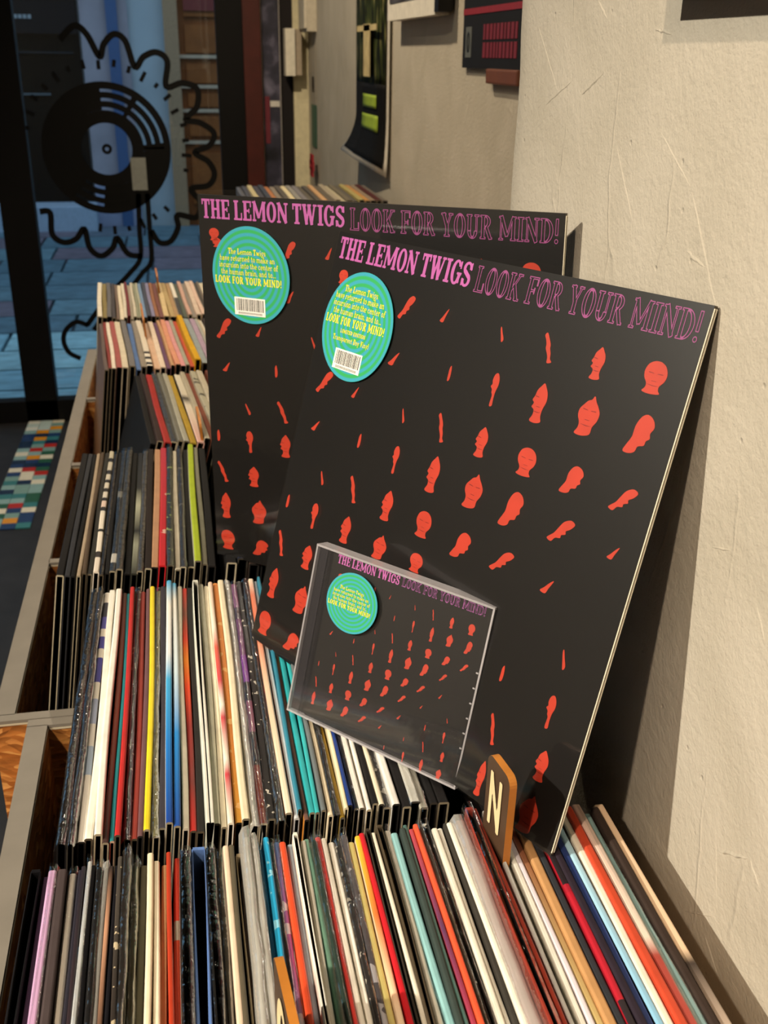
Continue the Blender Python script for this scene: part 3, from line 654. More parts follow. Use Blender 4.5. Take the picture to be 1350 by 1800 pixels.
def plainm(c, rough=.42):
    dark = sum(lin(c)[:3]) < .2
    return mat(c, .6 if dark else rough, .12 if dark else .3, var=.16, scale=45)
def build_row(row, y0, y1, zt, specs, leanL, leanR, phrase, yawL=0, yawR=0, seed=1, tmax=.0095, group='', zj=.003, maxlen=.312):
    """specs: (pixel x, pixel y, description, colour or print, kind, options); placed by its far or near end on the plane of the tops"""
    rnd = random.Random(seed); pts = []
    for s in specs:
        if isinstance(s[0], str): X = float(s[0])
        else:
            q = onZ((s[0], s[1]), zt); X = q[0]-math.tan((yawL+yawR)/2)*0
            yw = yawL+(yawR-yawL)*min(1, max(0, (X+.13)/.3)); X += math.tan(yw)*(q[1]-(y0+y1)/2)
        pts.append(X)
    order = sorted(range(len(specs)), key=lambda i: pts[i]); xs = [pts[i] for i in order]
    for k in range(1, len(xs)):
        if xs[k]-xs[k-1] < .0026: xs[k] = xs[k-1]+.0026
    for k, i in enumerate(order):
        s = specs[i]; desc, col = s[2], s[3]; kind = s[4] if len(s) > 4 else 'spine'; opt = s[5] if len(s) > 5 else {}
        gl = xs[k]-xs[k-1] if k else .008; gr = xs[k+1]-xs[k] if k < len(xs)-1 else .008
        lo = xs[k]-min(gl, tmax)/2; hi = xs[k]+min(gr, tmax)/2
        t = max(.0018, hi-lo-rnd.uniform(.00015, .0005)); xc = (lo+hi)/2
        u = min(1, max(0, (xs[k]+.12)/.34)); lean = math.radians(leanL+(leanR-leanL)*u)
        yaw = yawL+(yawR-yawL)*min(1, max(0, (xs[k]+.13)/.3))
        L = maxlen-rnd.uniform(0, .003)-opt.get('short', 0); z = zt-.004+rnd.uniform(-zj, zj)+opt.get('dz', 0)
        yc = (y0+y1)/2+rnd.uniform(-.003, .003)+opt.get('dy', 0)
        sp = col if not isinstance(col, str) else plainm(col, opt.get('rough', .38))
        sd = plainm(opt['side']) if 'side' in opt else (plainm(col) if isinstance(col, str) else plainm(col.get('mid', '#2a2726')))
        o = sleeve((xc, yc, Z(z)), t, L, lean, yaw, sp, sd, opt.get('inner'), kind, rnd, bow=min(.0011, .35*min(gl, gr)-.3*(t/2) if False else .0006))
        if opt.get('in'): inner_sleeve(o, t, L, plainm(opt['in']), .3, .97)
        if opt.get('poly') == 'c' or (opt.get('poly') and rnd.random() < .6): poly_cover(o, t, L, rnd, cloudy=opt['poly'] == 'c', over=opt.get('over', .004))
        tag(o, f"{desc} record sleeve, {ordinal(k+1)} from the left in the {phrase}", 'record', group)
P_ = {'poly': 1}; C_ = {'poly': 'c'}
G = lambda *st, **kw: ramp_mat(list(st), **kw)
row1 = [
 (64, 1537, 'glossy black open-topped', '#141316', 'open', {'poly': 1}), (76, 1534, 'dark purple', '#3a2a3d'),
 (92, 1531, 'lilac and purple', G((0, '#5d4257'), (.55, '#5d4257'), (.56, '#c9a0c6'), (1, '#c9a0c6'), const=True), 'spine', P_), (107, 1531, 'dark taupe plastic-wrapped', '#4a4040', 'spine', P_),
 (128, 1527, 'white, black and orange', G((0, '#d9572c'), (.3, '#c9a08a'), (.5, '#d8d2c6'), (1, '#c9c2b6')), 'spine', P_), (138, 1526, 'dark slate', '#2c2a33'), (146, 1526, 'orange-streaked dark', G((0, '#c4552a'), (.35, '#3a2a2c'), (1, '#252128'))),
 (155, 1525, 'pale grey', '#b9bcbc', 'spine', P_), (165, 1524, 'plain black', '#131214'),
 (175, 1521, 'black plastic-wrapped', '#1d1c1d', 'spine', P_), (186, 1520, 'mid grey plastic-wrapped', '#6e6b66', 'spine', C_), (195, 1518, 'black and peach', G((0, '#c2c6c8'), (.2, '#2a2629'), (.5, '#b07a5c'), (.58, '#1b1a1d'), (.85, '#b98a6c'), (1, '#19181a'))), (203, 1517, 'inky black', '#17161a', 'spine', P_),
 (214, 1500, 'crinkled brown and black', G((0, '#6b3a2c'), (.4, '#8a4030'), (.6, '#2b2522'), (1, '#4b453e'), spots=('#b9aa8c', 120, .62)), 'spine', {'poly': 1, 'dz': .004}), (224, 1500, 'black cellophane', '#26221f', 'spine', {'poly': 1, 'dz': .004}),
 (237, 1509, 'dark olive', '#4a4739', 'spine', P_), (251, 1509, 'olive grey', '#53503f', 'spine', P_),
 (264, 1494, 'cream', '#eadfc0', 'spine', {'dz': .003}), (275, 1494, 'pale cream', '#efe6cb', 'spine', {'dz': .003}),
 (289, 1503, 'straw yellow', '#dcc08a', 'spine', P_), (298, 1503, 'red', '#b23a22'), (307, 1503, 'red and green', G((0, '#6f8f62'), (.55, '#6f8f62'), (.6, '#b5422a'), (.8, '#a09a8c'), (.84, '#c23a28'), (1, '#b8402c'), const=True)),
 (324, 1494, 'black and white-edged open', '#241c1b', 'open', {'poly': 1, 'dz': .003, 'side': '#d8cdbc'}),
 (346, 1482, 'blue open-topped', '#5f80bd', 'open', {'dz': .005, 'side': '#23284a'}),
 (372, 1483, 'black glossy', '#1b1a19', 'open', {'poly': 1}), (385, 1482, 'very dark olive', '#35332c', 'spine', P_),
 (396, 1472, 'blush cream', '#e3ccb2', 'spine', {'dz': .004}), (407, 1474, 'dark khaki', '#5c5444'), (417, 1477, 'tan-lined open', '#c9b48f', 'open', {'in': '#8a6a52', 'side': '#4f4636'}),
 (433, 1462, 'cloudy plastic-bagged grey', '#a9a79e', 'spine', {'poly': 'c', 'dz': .008, 'over': .007}), (445, 1464, 'pale plastic-bagged', '#c6c3ba', 'spine', {'poly': 'c', 'dz': .005}),
 (455, 1466, 'bright blue', '#1f93c4', 'spine', {'poly': 1, 'dz': .003}), (464, 1466, 'bright blue speckled', G((0, '#2196c4'), (1, '#2aa3d2'), spots=('#8ed2ea', 110, .6)), 'spine', {'poly': 1, 'dz': .003}),
 (477, 1473, 'charcoal', '#2f2b2c', 'spine', P_), (486, 1473, 'pink and blue marbled', G((0, '#c9417f'), (.25, '#7d95c9'), (.5, '#6fb0d0'), (.72, '#d867a6'), (1, '#5f86c4'), spots=('#f0e2ea', 60, .6)), 'spine', P_),
 (496, 1464, 'orange-red', '#e0502c', 'spine', {'dz': .002}), (509, 1466, 'powder blue', '#a9bccb'), (520, 1465, 'white brown-lined open', '#f0ebdc', 'open', {'in': '#8a6a58', 'side': '#f0ebdc', 'dz': .002}),
 (531, 1466, 'bright white', '#f2eddf'), (539, 1466, 'mint green', '#93c9b2'), (549, 1457, 'dark bottle green', '#2b3a33', 'spine', {'poly': 1, 'dz': .002}),
 (561, 1470, 'coral red', '#e0433c', 'spine', P_), (570, 1464, 'white', '#efe9da'), (580, 1462, 'clean white', '#f3eee2'),
 (591, 1453, 'black lettered', G((0, '#262322'), (1, '#2a2726'), spots=('#8f8a80', 190, .63)), 'spine', P_), (601, 1451, 'grey marbled', G((0, '#3a3537'), (1, '#5a5558'), spots=('#a8a4a8', 50, .58)), 'spine', P_),
 (614, 1452, 'mustard olive', '#cfc078', 'spine', {'side': '#e8e0c8'}), (625, 1452, 'yellow and orange', G((0, '#d9652c'), (.4, '#f0d8b8'), (.6, '#efd2b0'), (.8, '#e8763a'), (1, '#f2b630'))), (634, 1449, 'scarlet', '#c9202a', 'spine', {'t': .007}),
 (646, 1447, 'brown-lined open', '#3a332b', 'open', {'in': '#8a6436'}), (657, 1456, 'warm white', '#ece4d0'), (667, 1456, 'kraft-lined', '#4a3f30', 'open', {'in': '#a07a3e'}),
 (677, 1439, 'white lettered', '#efe9da', 'spine', P_), (688, 1434, 'pale aqua', '#8fc0c2', 'spine', {'dz': .002}), (699, 1426, 'dark slate green', '#3b4642', 'spine', {'dz': .002}), (708, 1446, 'sea green', '#4b6a63', 'spine', {'poly': 1}),
 (716, 1440, 'plum and crimson', G((0, '#b9363f'), (.3, '#6b3a5a'), (.5, '#b03a4a'), (.75, '#5f3a5c'), (1, '#b0444c')), 'spine', P_), (726, 1432, 'vermilion', '#e55a38', 'spine', {'poly': 1, 'dz': .002}),
 (738, 1438, 'dark bronze', '#4b463c', 'spine', P_), (748, 1437, 'black white-specked', G((0, '#1f1d1c'), (1, '#2a2826'), spots=('#cfcabc', 150, .64)), 'open', P_), (757, 1428, 'off-white', '#e9e3d3'), (768, 1425, 'ivory', '#efeadb'), (778, 1427, 'graphite', '#3b3833'),
 (786, 1427, 'chalk white', '#ebe5d6'), (797, 1420, 'rose grey plastic-wrapped', '#a58d88', 'spine', {'poly': 'c', 'dz': .004}),
 (812, 1398, 'brick-red orange-lined open', '#8f3426', 'open', {'in': '#d9692a', 'dz': .012, 't': .0105, 'side': '#7d2c20', 'poly': 1}), (828, 1410, 'rust red', '#a03a2a', 'spine', {'dz': .006}),
 (839, 1418, 'silver grey', '#c3c4c0', 'spine', {'dz': .002}),
 (884, 1530, 'pale silver', '#c9cac4'), (896, 1530, 'greenish grey', '#a9aa9c', 'spine', P_), (911, 1530, 'milk white', '#e6e2d6'), (926, 1530, 'lavender white', G((0, '#2a2530'), (.2, '#e6dfe2'), (.32, '#2c2732'), (.4, '#dcd4dc'), (1, '#d9d0d8')), 'spine', P_), (937, 1530, 'maroon and straw', G((0, '#a56a3c'), (.4, '#cdbb7c'), (1, '#7d2f2a'))),
 (956, 1530, 'kraft tan', '#bb8d5c', 'spine', {'rough': .7, 't': .007}), (972, 1530, 'slate black', '#33353a'), (986, 1530, 'black and crimson dashed', G((0, '#2b2428'), (.1, '#b81f2e'), (.42, '#b81f2e'), (.44, '#2b2428'), (.55, '#b02030'), (.78, '#a02030'), (.8, '#262024'), (1, '#262024'), const=True)), (998, 1530, 'dark plum', '#2e2630', 'spine', P_),
 (1016, 1530, 'navy blue', '#2c3c72', 'spine', P_), (1030, 1530, 'sky blue and black', G((0, '#3a55a0'), (.12, '#2a2a30'), (.3, '#9fb3bc'), (.4, '#20232c'), (.5, '#86b9d6'), (.9, '#a9cfe0'), (1, '#8fb9d0'))), (1044, 1530, 'bone white', '#ece2cf'), (1061, 1530, 'tomato red', '#c4492f'), (1078, 1530, 'dusty rose red', G((0, '#b04a40'), (.62, '#a8463c'), (.66, '#e8d8c8'), (1, '#d8b8a8')), 'spine', P_),
 (1098, 1530, 'grey teal', '#8fb0b0', 'spine', P_), (1112, 1530, 'brown-black', '#3a2f2a'), (1128, 1530, 'peach', G((0, '#e8cdb8'), (.3, '#efd0b8'), (.33, '#b98a6c'), (.36, '#efd6c0'), (.6, '#3a302c'), (.63, '#e8c9a8'), (1, '#e0c0a0'))),
]
build_row(1, .165, .477, -.415, row1, 5, 1.5, 'front row', seed=11, group='records in the front row')
row2 = [
 (168, 1036, 'black worn-edged', '#1c1a1a', 'spine', {'poly': 1}), (177, 1035, 'charcoal worn', '#2b292b', 'spine', P_),
 (187, 1031, 'white and violet chequered', G((0, '#e9e4da'), (.2, '#a9bcd4'), (.3, '#e6e2da'), (.38, '#a8b4d2'), (.48, '#f0ebdf'), (.55, '#4a46a0'), (.66, '#efe9dc'), (.7, '#4a46a0'), (.76, '#efe9dc'), (.8, '#5a56a8'), (.86, '#3a3a42'), (.94, '#efe9dc'), (1, '#efe9dc'), const=True)),
 (198, 1033, 'white', '#efeadd'), (208, 1033, 'soft white', '#f1ece0', 'spine', {'poly': 1}), (219, 1034, 'brown white-lined', G((0, '#3a2a28'), (.4, '#7a4434'), (1, '#5a4034')), 'spine', P_), (226, 1040, 'deep teal', '#1f7a80', 'spine', {'dz': -.006}), (232, 1021, 'red', '#bb2c2a', 'spine', {'dz': .002}),
 (243, 1029, 'dark brown lettered', G((0, '#2c2430'), (.3, '#4a3440'), (1, '#5a3c34'), spots=('#c8bcae', 160, .66)), 'spine', P_), (253, 1029, 'brick red', '#8f3a30'), (261, 1025, 'mauve brown', '#6e4f52'), (268, 1024, 'bright yellow', '#e6cf2c', 'spine', {'side': '#efe6cf', 'dz': .002}),
 (278, 1027, 'olive', '#77714c', 'spine', P_), (287, 1027, 'dark grey', '#39363c'),
 (297, 1020, 'sky blue and white', G((0, '#1b3f8f'), (.25, '#2277c4'), (.5, '#46a8d8'), (.62, '#e6eaea'), (.85, '#efece0'), (1, '#2f9fd0')), 'spine', {'dz': .003}), (306, 1020, 'blue-to-white faded', G((0, '#204a9a'), (.3, '#2a86cc'), (.55, '#cfe2e8'), (.9, '#efece0'), (1, '#3aa6d4')), 'spine', {'dz': .003}), (314, 1017, 'cream white', '#ece5d2'),
 (323, 1019, 'red and orange flame', G((0, '#b02a24'), (.15, '#6a2a24'), (.35, '#8f2a26'), (.5, '#e8481f'), (.62, '#f08a22'), (.72, '#d8432a'), (.85, '#7a4a3a'), (1, '#b8352a'))), (333, 1023, 'crinkled black', '#2b2826', 'spine', P_),
 (343, 1008, 'white-walled open', '#e2e2d4', 'open', {'dz': .004, 'side': '#d0d4c6', 'in': '#3a3a34'}), (354, 1012, 'pale sage', '#c9ccb8'), (362, 1014, 'pale ivory', '#e4ddc4', 'spine', P_), (370, 1014, 'white with red patches', G((0, '#efe6d4'), (.15, '#c43a44'), (.2, '#efe6d4'), (.35, '#c23c46'), (.4, '#f0e8d8'), (.5, '#d04a50'), (.65, '#d8604c'), (.75, '#f0e6d2'), (1, '#e8c8b0')), 'spine', {'dz': .001}),
 (378, 1011, 'orange', G((0, '#d9a040'), (.3, '#d98a3a'), (1, '#dd8e48'), spots=('#e8b878', 90, .62)), 'spine', {'dz': .002}), (387, 1001, 'light cream', '#e9ddbc', 'spine', {'dz': .004}), (399, 1012, 'silver plastic-wrapped', '#b4b6b0', 'spine', {'poly': 'c', 't': .009}),
 (410, 1012, 'black and purple striped', G((0, '#6e3326'), (.18, '#2a2628'), (.3, '#7d4a62'), (.42, '#2c282a'), (.5, '#7a3a92'), (.62, '#6d3c66'), (.8, '#3a2c38'), (.86, '#7d4a72'), (1, '#2c282a'), const=True), 'spine', P_), (420, 1014, 'black dotted', G((0, '#2a2726'), (1, '#262322'), spots=('#bdb6a8', 210, .66)), 'spine', P_), (430, 1008, 'dark olive black', '#322e2a', 'spine', P_),
 (440, 1006, 'salmon and cream', G((0, '#f0dfc4'), (.45, '#ecd0b0'), (.7, '#e07a5a'), (.9, '#e08060'), (1, '#efe2c8'))), (451, 1005, 'petrol blue', '#2f7f98'),
 (490, 1240, 'pale blue-grey', '#c6cacc'), (507, 1262, 'rust and orange', G((0, '#6a4a40'), (.5, '#8a5a48'), (.7, '#d08a3a'), (.85, '#c4452c'), (1, '#b5402a'))),
 (521, 1271, 'turquoise', '#2fa3a8'), (530, 1271, 'second turquoise', '#38adb0'), (539, 1277, 'slate plastic-wrapped', '#6a7072', 'spine', P_), (549, 1283, 'buff cream', '#e0d2b4'), (561, 1289, 'black', '#2a2724', 'spine', P_), (573, 1295, 'dark gold', '#9a7a1c', 'spine', {'side': '#a5852a'}), (582, 1300, 'pale straw', '#e6dcb8'), (591, 1304, 'royal blue', '#24408a'), (602, 1310, 'soot black', '#252322', 'spine', P_),
 (614, 1318, 'plain white', '#efeadf'), (625, 1321, 'crisp white', '#f1ede2'), (637, 1327, 'jet black', '#1d1b1a'), (648, 1333, 'sand cream', '#e9dfc4'), (664, 1345, 'crinkled silver black', G((0, '#2a2826'), (1, '#2e2c2a'), spots=('#a8a49a', 90, .6)), 'spine', {'poly': 1}), (682, 1354, 'light grey white', '#e3e0d8'), (698, 1360, 'deep black', '#1c1a1a', 'spine', P_), (722, 1375, 'pearl grey', '#d0cfc4', 'spine', P_), (741, 1380, 'ash grey', '#a9a698', 'spine', P_), (757, 1386, 'black unlettered', '#171616'), (774, 1390, 'dull black', '#1a1818'), ('.172', 0, 'last black', '#171516'), ('.186', 0, 'dark brown', '#2a211d'), ('.199', 0, 'near-black', '#1b191a'),
]
build_row(2, .497, .812, -.415, row2, 7.5, 2.5, 'second row', seed=23, group='records in the second row')
row3 = [
 (149, 793, 'worn black', '#1f1d1d', 'spine', P_), (158, 793, 'dark grey embossed', '#35363a', 'spine', {'poly': 1}), (166, 792, 'black', '#191818'), (174, 787, 'beige', '#a8957c', 'spine', {'dz': .002}), (180, 788, 'umber', '#55473a'), (187, 790, 'grey-black', '#33322f', 'spine', P_),
 (196, 789, 'white chain-patterned', G((0, '#e0d4c4'), (.1, '#3a3230'), (.14, '#e6dccb'), (.28, '#2a2622'), (.3, '#e4dac8'), (.42, '#d8d0c0'), (.44, '#2c2826'), (.47, '#d8c0b0'), (.52, '#2c2826'), (.55, '#d0c8b8'), (.6, '#302c28'), (.63, '#cfc6b4'), (.68, '#2c2826'), (.71, '#c8c0ae'), (.76, '#2c2826'), (.8, '#c0b8a6'), (.88, '#2c2826'), (.92, '#bcb49c'), const=True)),
 (204, 786, 'dark earth', '#2f2723', 'spine', P_), (211, 786, 'black thin', '#1b1a1a'), (218, 785, 'black barcoded', G((0, '#232221'), (.06, '#cfcabc'), (.12, '#201f1e'), (.5, '#201f1e'), (.55, '#7d7a70'), (.6, '#201f1e'), (1, '#2a2928'), const=True), 'spine', P_), (229, 784, 'dusky grey', '#3a3936', 'spine', P_), (238, 783, 'coal black', '#1d1c1b'), (248, 782, 'black with pale streak', G((0, '#2a2a24'), (.2, '#8f907c'), (.3, '#24231f'), (.5, '#a8a890'), (.65, '#2a2925'), (1, '#21201e'))), (257, 781, 'dim grey', '#4a4640', 'spine', P_), (266, 780, 'brownish black', '#2a2320'),
 (277, 779, 'tan', '#b48a68', 'spine', {'dz': .001}), (287, 779, 'red mottled', G((0, '#c0242a'), (.3, '#b82830'), (1, '#b03440'), spots=('#d8a898', 45, .63))), (298, 779, 'black-green speckled', G((0, '#2c302a'), (1, '#30332e'), spots=('#8a9a5a', 110, .66)), 'spine', P_), (306, 778, 'dull white', '#d6ceb8'), (315, 777, 'dark speckled', G((0, '#2b2725'), (1, '#2c2826'), spots=('#6a645c', 120, .63)), 'spine', P_), (324, 777, 'black matt', '#1e1d1c'), (335, 776, 'lime green', '#a3b52a', 'spine', {'dz': .002, 'side': '#b5b49a'}), (343, 776, 'grey-green', '#8f8f7c'),
 (352, 776, 'soft black', '#1c1b1b'), ('.030', 0, 'black jacketed', '#1b1a1a'), ('.040', 0, 'dark blue', '#1d2230'), ('.050', 0, 'cocoa', '#3a2c26'), ('.060', 0, 'off-black', '#1a1919'), ('.071', 0, 'light bone', '#cfc6b0'), ('.082', 0, 'tarry black', '#181717'), ('.094', 0, 'iron grey', '#3a3a3c'), ('.106', 0, 'final black', '#171616'),
]
build_row(3, .848, 1.155, -.415, row3, 9, 5, 'third row', seed=31, group='records in the third row', maxlen=.308)
row4 = [
 (243, 666, 'black plastic-edged leaning', '#1f1d1c', 'spine', {'poly': 1, 'side': '#1b1a1a'}), (254, 666, 'dark brown', '#3a2e2c'), (264, 666, 'dull red', '#a8342f'), (276, 665, 'shadow grey', '#4a4844', 'spine', P_), (284, 665, 'steel grey', '#77766c', 'spine', P_), (293, 662, 'pale grey', '#a9a798'), (301, 660, 'ochre', '#b39434'), (312, 655, 'white and pink', G((0, '#d8a89c'), (.5, '#d8cfbe'), (.6, '#3a3632'), (.66, '#d0c8b6'), (1, '#d6d0be'))), (323, 655, 'stone', '#b0a894'), (330, 655, 'chestnut brown', '#7a3f2c'), (340, 654, 'speckled grey', G((0, '#a8a490'), (1, '#b0ac98'), spots=('#4a4842', 60, .6))), (350, 652, 'chalky', '#c0b8a4'),
 ('.044', 0, 'russet', '#6a3a2a'), ('.056', 0, 'taupe', '#8a8070'),
]
build_row(4, 1.172, 1.475, -.415, row4, 17, 13, 'leaning fourth row', yawL=math.radians(5.2), yawR=math.radians(5), seed=41, group='records in the fourth row', maxlen=.292)
row5 = [
 (178, 566, 'brown-grey', '#6a5a50', 'spine', {'side': '#8a6a50'}), (183, 565, 'rust', '#8a3a2a'), (189, 564, 'white', '#e6dccb'), (196, 563, 'dusty red', '#a4564e'), (206, 562, 'cream', '#d9cdb4'), (217, 562, 'grey', '#77726e'), (226, 562, 'blue', '#5a76a8'), (234, 562, 'stone grey', '#94897a'), (243, 561, 'white dashed', G((0, '#e0d8c8'), (.06, '#2a2624'), (.1, '#e0d8c8'), (.16, '#2a2624'), (.2, '#e0d8c8'), (.26, '#2a2624'), (.3, '#ded4c2'), (1, '#d8cdb8'), const=True)),
 (254, 561, 'peach', '#d3b094'), (263, 561, 'peach white', '#e6d3be'), (272, 560, 'purple', '#6a4a66'), (277, 560, 'tan', '#c49a72'), (284, 560, 'apricot', '#dc9a7c'), (293, 560, 'pink', '#d99a9c'), (300, 560, 'grey-green', '#a3a392'), (306, 560, 'red', '#b8503c'),
 (313, 556, 'yellow protruding', '#d9a81c', 'spine', {'dz': .012, 't': .008}), (326, 558, 'grey blue', '#98a2a4'), (336, 557, 'lavender', '#b09ab0'), (344, 556, 'pale grey', '#a8a8a0'), (352, 556, 'white glossy', '#d8d2c4', 'spine', P_), ('.036', 0, 'buff', '#c8b89a'), ('.047', 0, 'dark', '#3a3434'), ('.058', 0, 'ivory', '#d8ceb8'), ]
build_row(5, 1.503, 1.797, -.415, row5, 8, 6, 'fifth row', yawL=math.radians(4.6), yawR=math.radians(5), seed=51, group='records in the fifth row', maxlen=.29)
row6 = [
 (175, 498, 'white', '#e2dac8', 'spine', {'dz': .002}), (183, 498, 'olive', '#8a7a44'), (190, 498, 'grey speckled', '#6a6664'), (198, 498, 'charcoal', '#4a4648'), (203, 498, 'brown-grey', '#7a6656'), (208, 497, 'cream', '#e0d4bc'), (216, 497, 'off-white', '#d9d0bc'), (220, 497, 'dark red', '#7a3030'), (225, 497, 'grey', '#a39a88'), (230, 497, 'chalk', '#cfc6b2'), (235, 497, 'sage', '#93957f'), (239, 497, 'pale sage', '#b0b09a'), (244, 497, 'blue', '#7a94b4'), (251, 496, 'dark slate', '#4a4a52'), (257, 496, 'lilac grey', '#8a86a4'), (263, 495, 'brown', '#9a6a4a'), (269, 495, 'plum brown', '#7a5048'), (278, 495, 'cream beige', '#d8c090'), (287, 495, 'sandy', '#b8a070'), (294, 495, 'tan', '#b09068'), (300, 494, 'white-labelled', G((0, '#4a4a48'), (.5, '#50504c'), (.52, '#e6e0d2'), (1, '#e6e0d2'), const=True)), (307, 494, 'dark green', '#5a6254'), (313, 492, 'pink', '#cfa898', 'spine', {'dz': .002}), (319, 492, 'ash', '#8a847c'), (327, 492, 'pinkish white', '#d8c4b2'), (334, 491, 'blush', '#dcbfae'), (340, 491, 'dark', '#54504a'), (347, 490, 'ivory', '#ddd4be'), ('.043', 0, 'grey-brown', '#7a7064'), ('.053', 0, 'bone', '#cfc6b0'), ]
build_row(6, 1.82, 2.125, -.415, row6, 6, 5, 'farthest bin row', yawL=math.radians(3.2), yawR=math.radians(3.6), seed=61, group='records in the farthest bin row', maxlen=.296)
row7 = []
cc = ['#6a6c74', '#55565e', '#c0b48c', '#4a4a54', '#3e434e', '#b0744a', '#8a8074', '#5c5650', '#d8caa4', '#8c8a86', '#77747a', '#5a544c', '#4e4a46', '#c39a70', '#5e564c', '#a09480', '#b0a68c', '#6a6252', '#57524c', '#a89a60', '#b8864c', '#8c7a68', '#4c2626', '#6a625a']
nmz = ['dusky', 'slate', 'straw', 'ink', 'steel blue', 'terracotta', 'taupe', 'umber', 'pale cream', 'silver', 'violet grey', 'bronze', 'soot', 'peach tan', 'drab', 'putty', 'oatmeal', 'khaki', 'walnut', 'mustard', 'amber', 'fawn', 'maroon', 'mole grey']
for k, (c, d) in enumerate(zip(cc, nmz)): row7.append((str(.152+k*.0132), 0, d, c, 'spine', {'poly': 1} if k < 3 else {}))
build_row(7, 2.325, 2.63, -.288, row7, 2, 1, 'raised stack beside the window', seed=71, group='records in the raised stack', maxlen=.3, tmax=.0118)

# black sleeve pulled part-way forward in the front row, between the aqua and dark green ones
# ------------------------------------------------------------------ index dividers
WOOD = mat('#b9752c', .45, .4, var=.25, scale=40); WOOD_SHADED = mat('#4a3626', .5, .4, var=.2, scale=40); LETTER = mat('#d9c79a', .6)  # darker copy of the wood paints shade onto the tab faces
def divider(label, top_far, top_near, z_top, height, th, letter, lean=0.05, yaw=None, face=WOOD_SHADED, low=.12):
    """thin wooden tab card; its face looks to the left. top_far/top_near are points of the top edge"""
    a, b = Vector((*top_far, Z(z_top))), Vector((*top_near, Z(z_top)))
    L = (b-a).length; ey = (a-b).normalized(); up = Vector((-math.sin(lean), 0, math.cos(lean))); ex = ey.cross(up).normalized(); up = ex.cross(ey).normalized()
    ce = (a+b)/2-up*height
    mw = Matrix(((ex.x, ey.x, up.x, ce.x), (ex.y, ey.y, up.y, ce.y), (ex.z, ey.z, up.z, ce.z), (0, 0, 0, 1)))
    e = tag(empty('index_divider', mw=mw), label, 'divider')
    r = .006; prof = []
    for cy, cz, a0 in ((L/2-r, height-r, 0), (-L/2+r, height-r, 90)):
        for k in range(6):
            an = math.radians(a0+k*18); prof.append((cy+r*math.cos(an), cz+r*math.sin(an)))
    prof += [(-L/2, 0), (L/2, 0)]
    n = len(prof); V = [(-th/2, y, z) for y, z in prof]+[(th/2, y, z) for y, z in prof]
    F = [tuple(range(n)), tuple(reversed(range(n, 2*n)))]+[(i, i+n, (i+1) % n+n, (i+1) % n) for i in range(n)]
    o = mesh('tab', V, F, [WOOD, face], e, fm=[1, 1]+[0]*n); fixn(o)
    if letter:
        hgt = min(L*1.3, height*.62); v, f = text_geo(letter, -L*.33, L*.30, height-.008-hgt, height-.008, 0)
        # onto the left face: reading direction runs from far to near
        v = [(-th/2-.0006, -x, y) for x, y, z in v]
        mesh('letter', v, f, LETTER, e)
    return e
pN = onZ((866, 1319), -.358); pN2 = onZ((904, 1371), -.358)
divider('wooden index tab with the letter N against the large black sleeve', (pN[0], pN[1]), (pN2[0], pN2[1]), -.358, .17, .0045, '\u2115', lean=-.02)
pO = onZ((484, 1672), -.372); pO2 = onZ((520, 1830), -.372)
divider('wooden index tab with a pale letter O among the bright blue sleeves', (pO[0]+.001, pO[1]), (pO2[0]+.001, pO2[1]), -.372, .12, .0042, 'O', lean=.0)
for px0, px1, zt, ht, lab in (((273, 470), (276, 484), -.385, .16, 'thin wooden index tab rising from the farthest bin row'), ((247, 532), (252, 560), -.388, .14, 'thin brown index tab between the blue and peach records of the fifth row'), ((345, 712), (352, 745), -.40, .16, 'dark brown index tab at the right of the leaning fourth row')):
    q0 = onZ(px0, zt); q1 = onZ(px1, zt); divider(lab, (q0[0], q0[1]), (q1[0], q1[1]), zt, ht, .003, None, face=WOOD_SHADED)

# ------------------------------------------------------------------ the featured album: two sleeves and a disc in a jewel case
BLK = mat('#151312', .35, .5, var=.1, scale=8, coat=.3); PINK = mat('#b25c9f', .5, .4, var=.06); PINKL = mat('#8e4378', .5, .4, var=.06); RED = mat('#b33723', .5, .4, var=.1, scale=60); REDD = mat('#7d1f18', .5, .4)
WRAP = clear_mat('shrink_wrap', gloss=.04, rough=.09, bump=.25, bscale=14)
def frame_mw(TL, TR, BL, w, h):
    TL, TR, BL = map(Vector, (TL, TR, BL))
    ex = (TR-TL).normalized(); ey = (TL-BL); ey = (ey-ex*ey.dot(ex)).normalized(); ez = ex.cross(ey)
    c = BL+ex*(w/2)
    return Matrix(((ex.x, ey.x, ez.x, c.x), (ex.y, ey.y, ez.y, c.y), (ex.z, ey.z, ez.z, c.z+CH), (0, 0, 0, 1)))
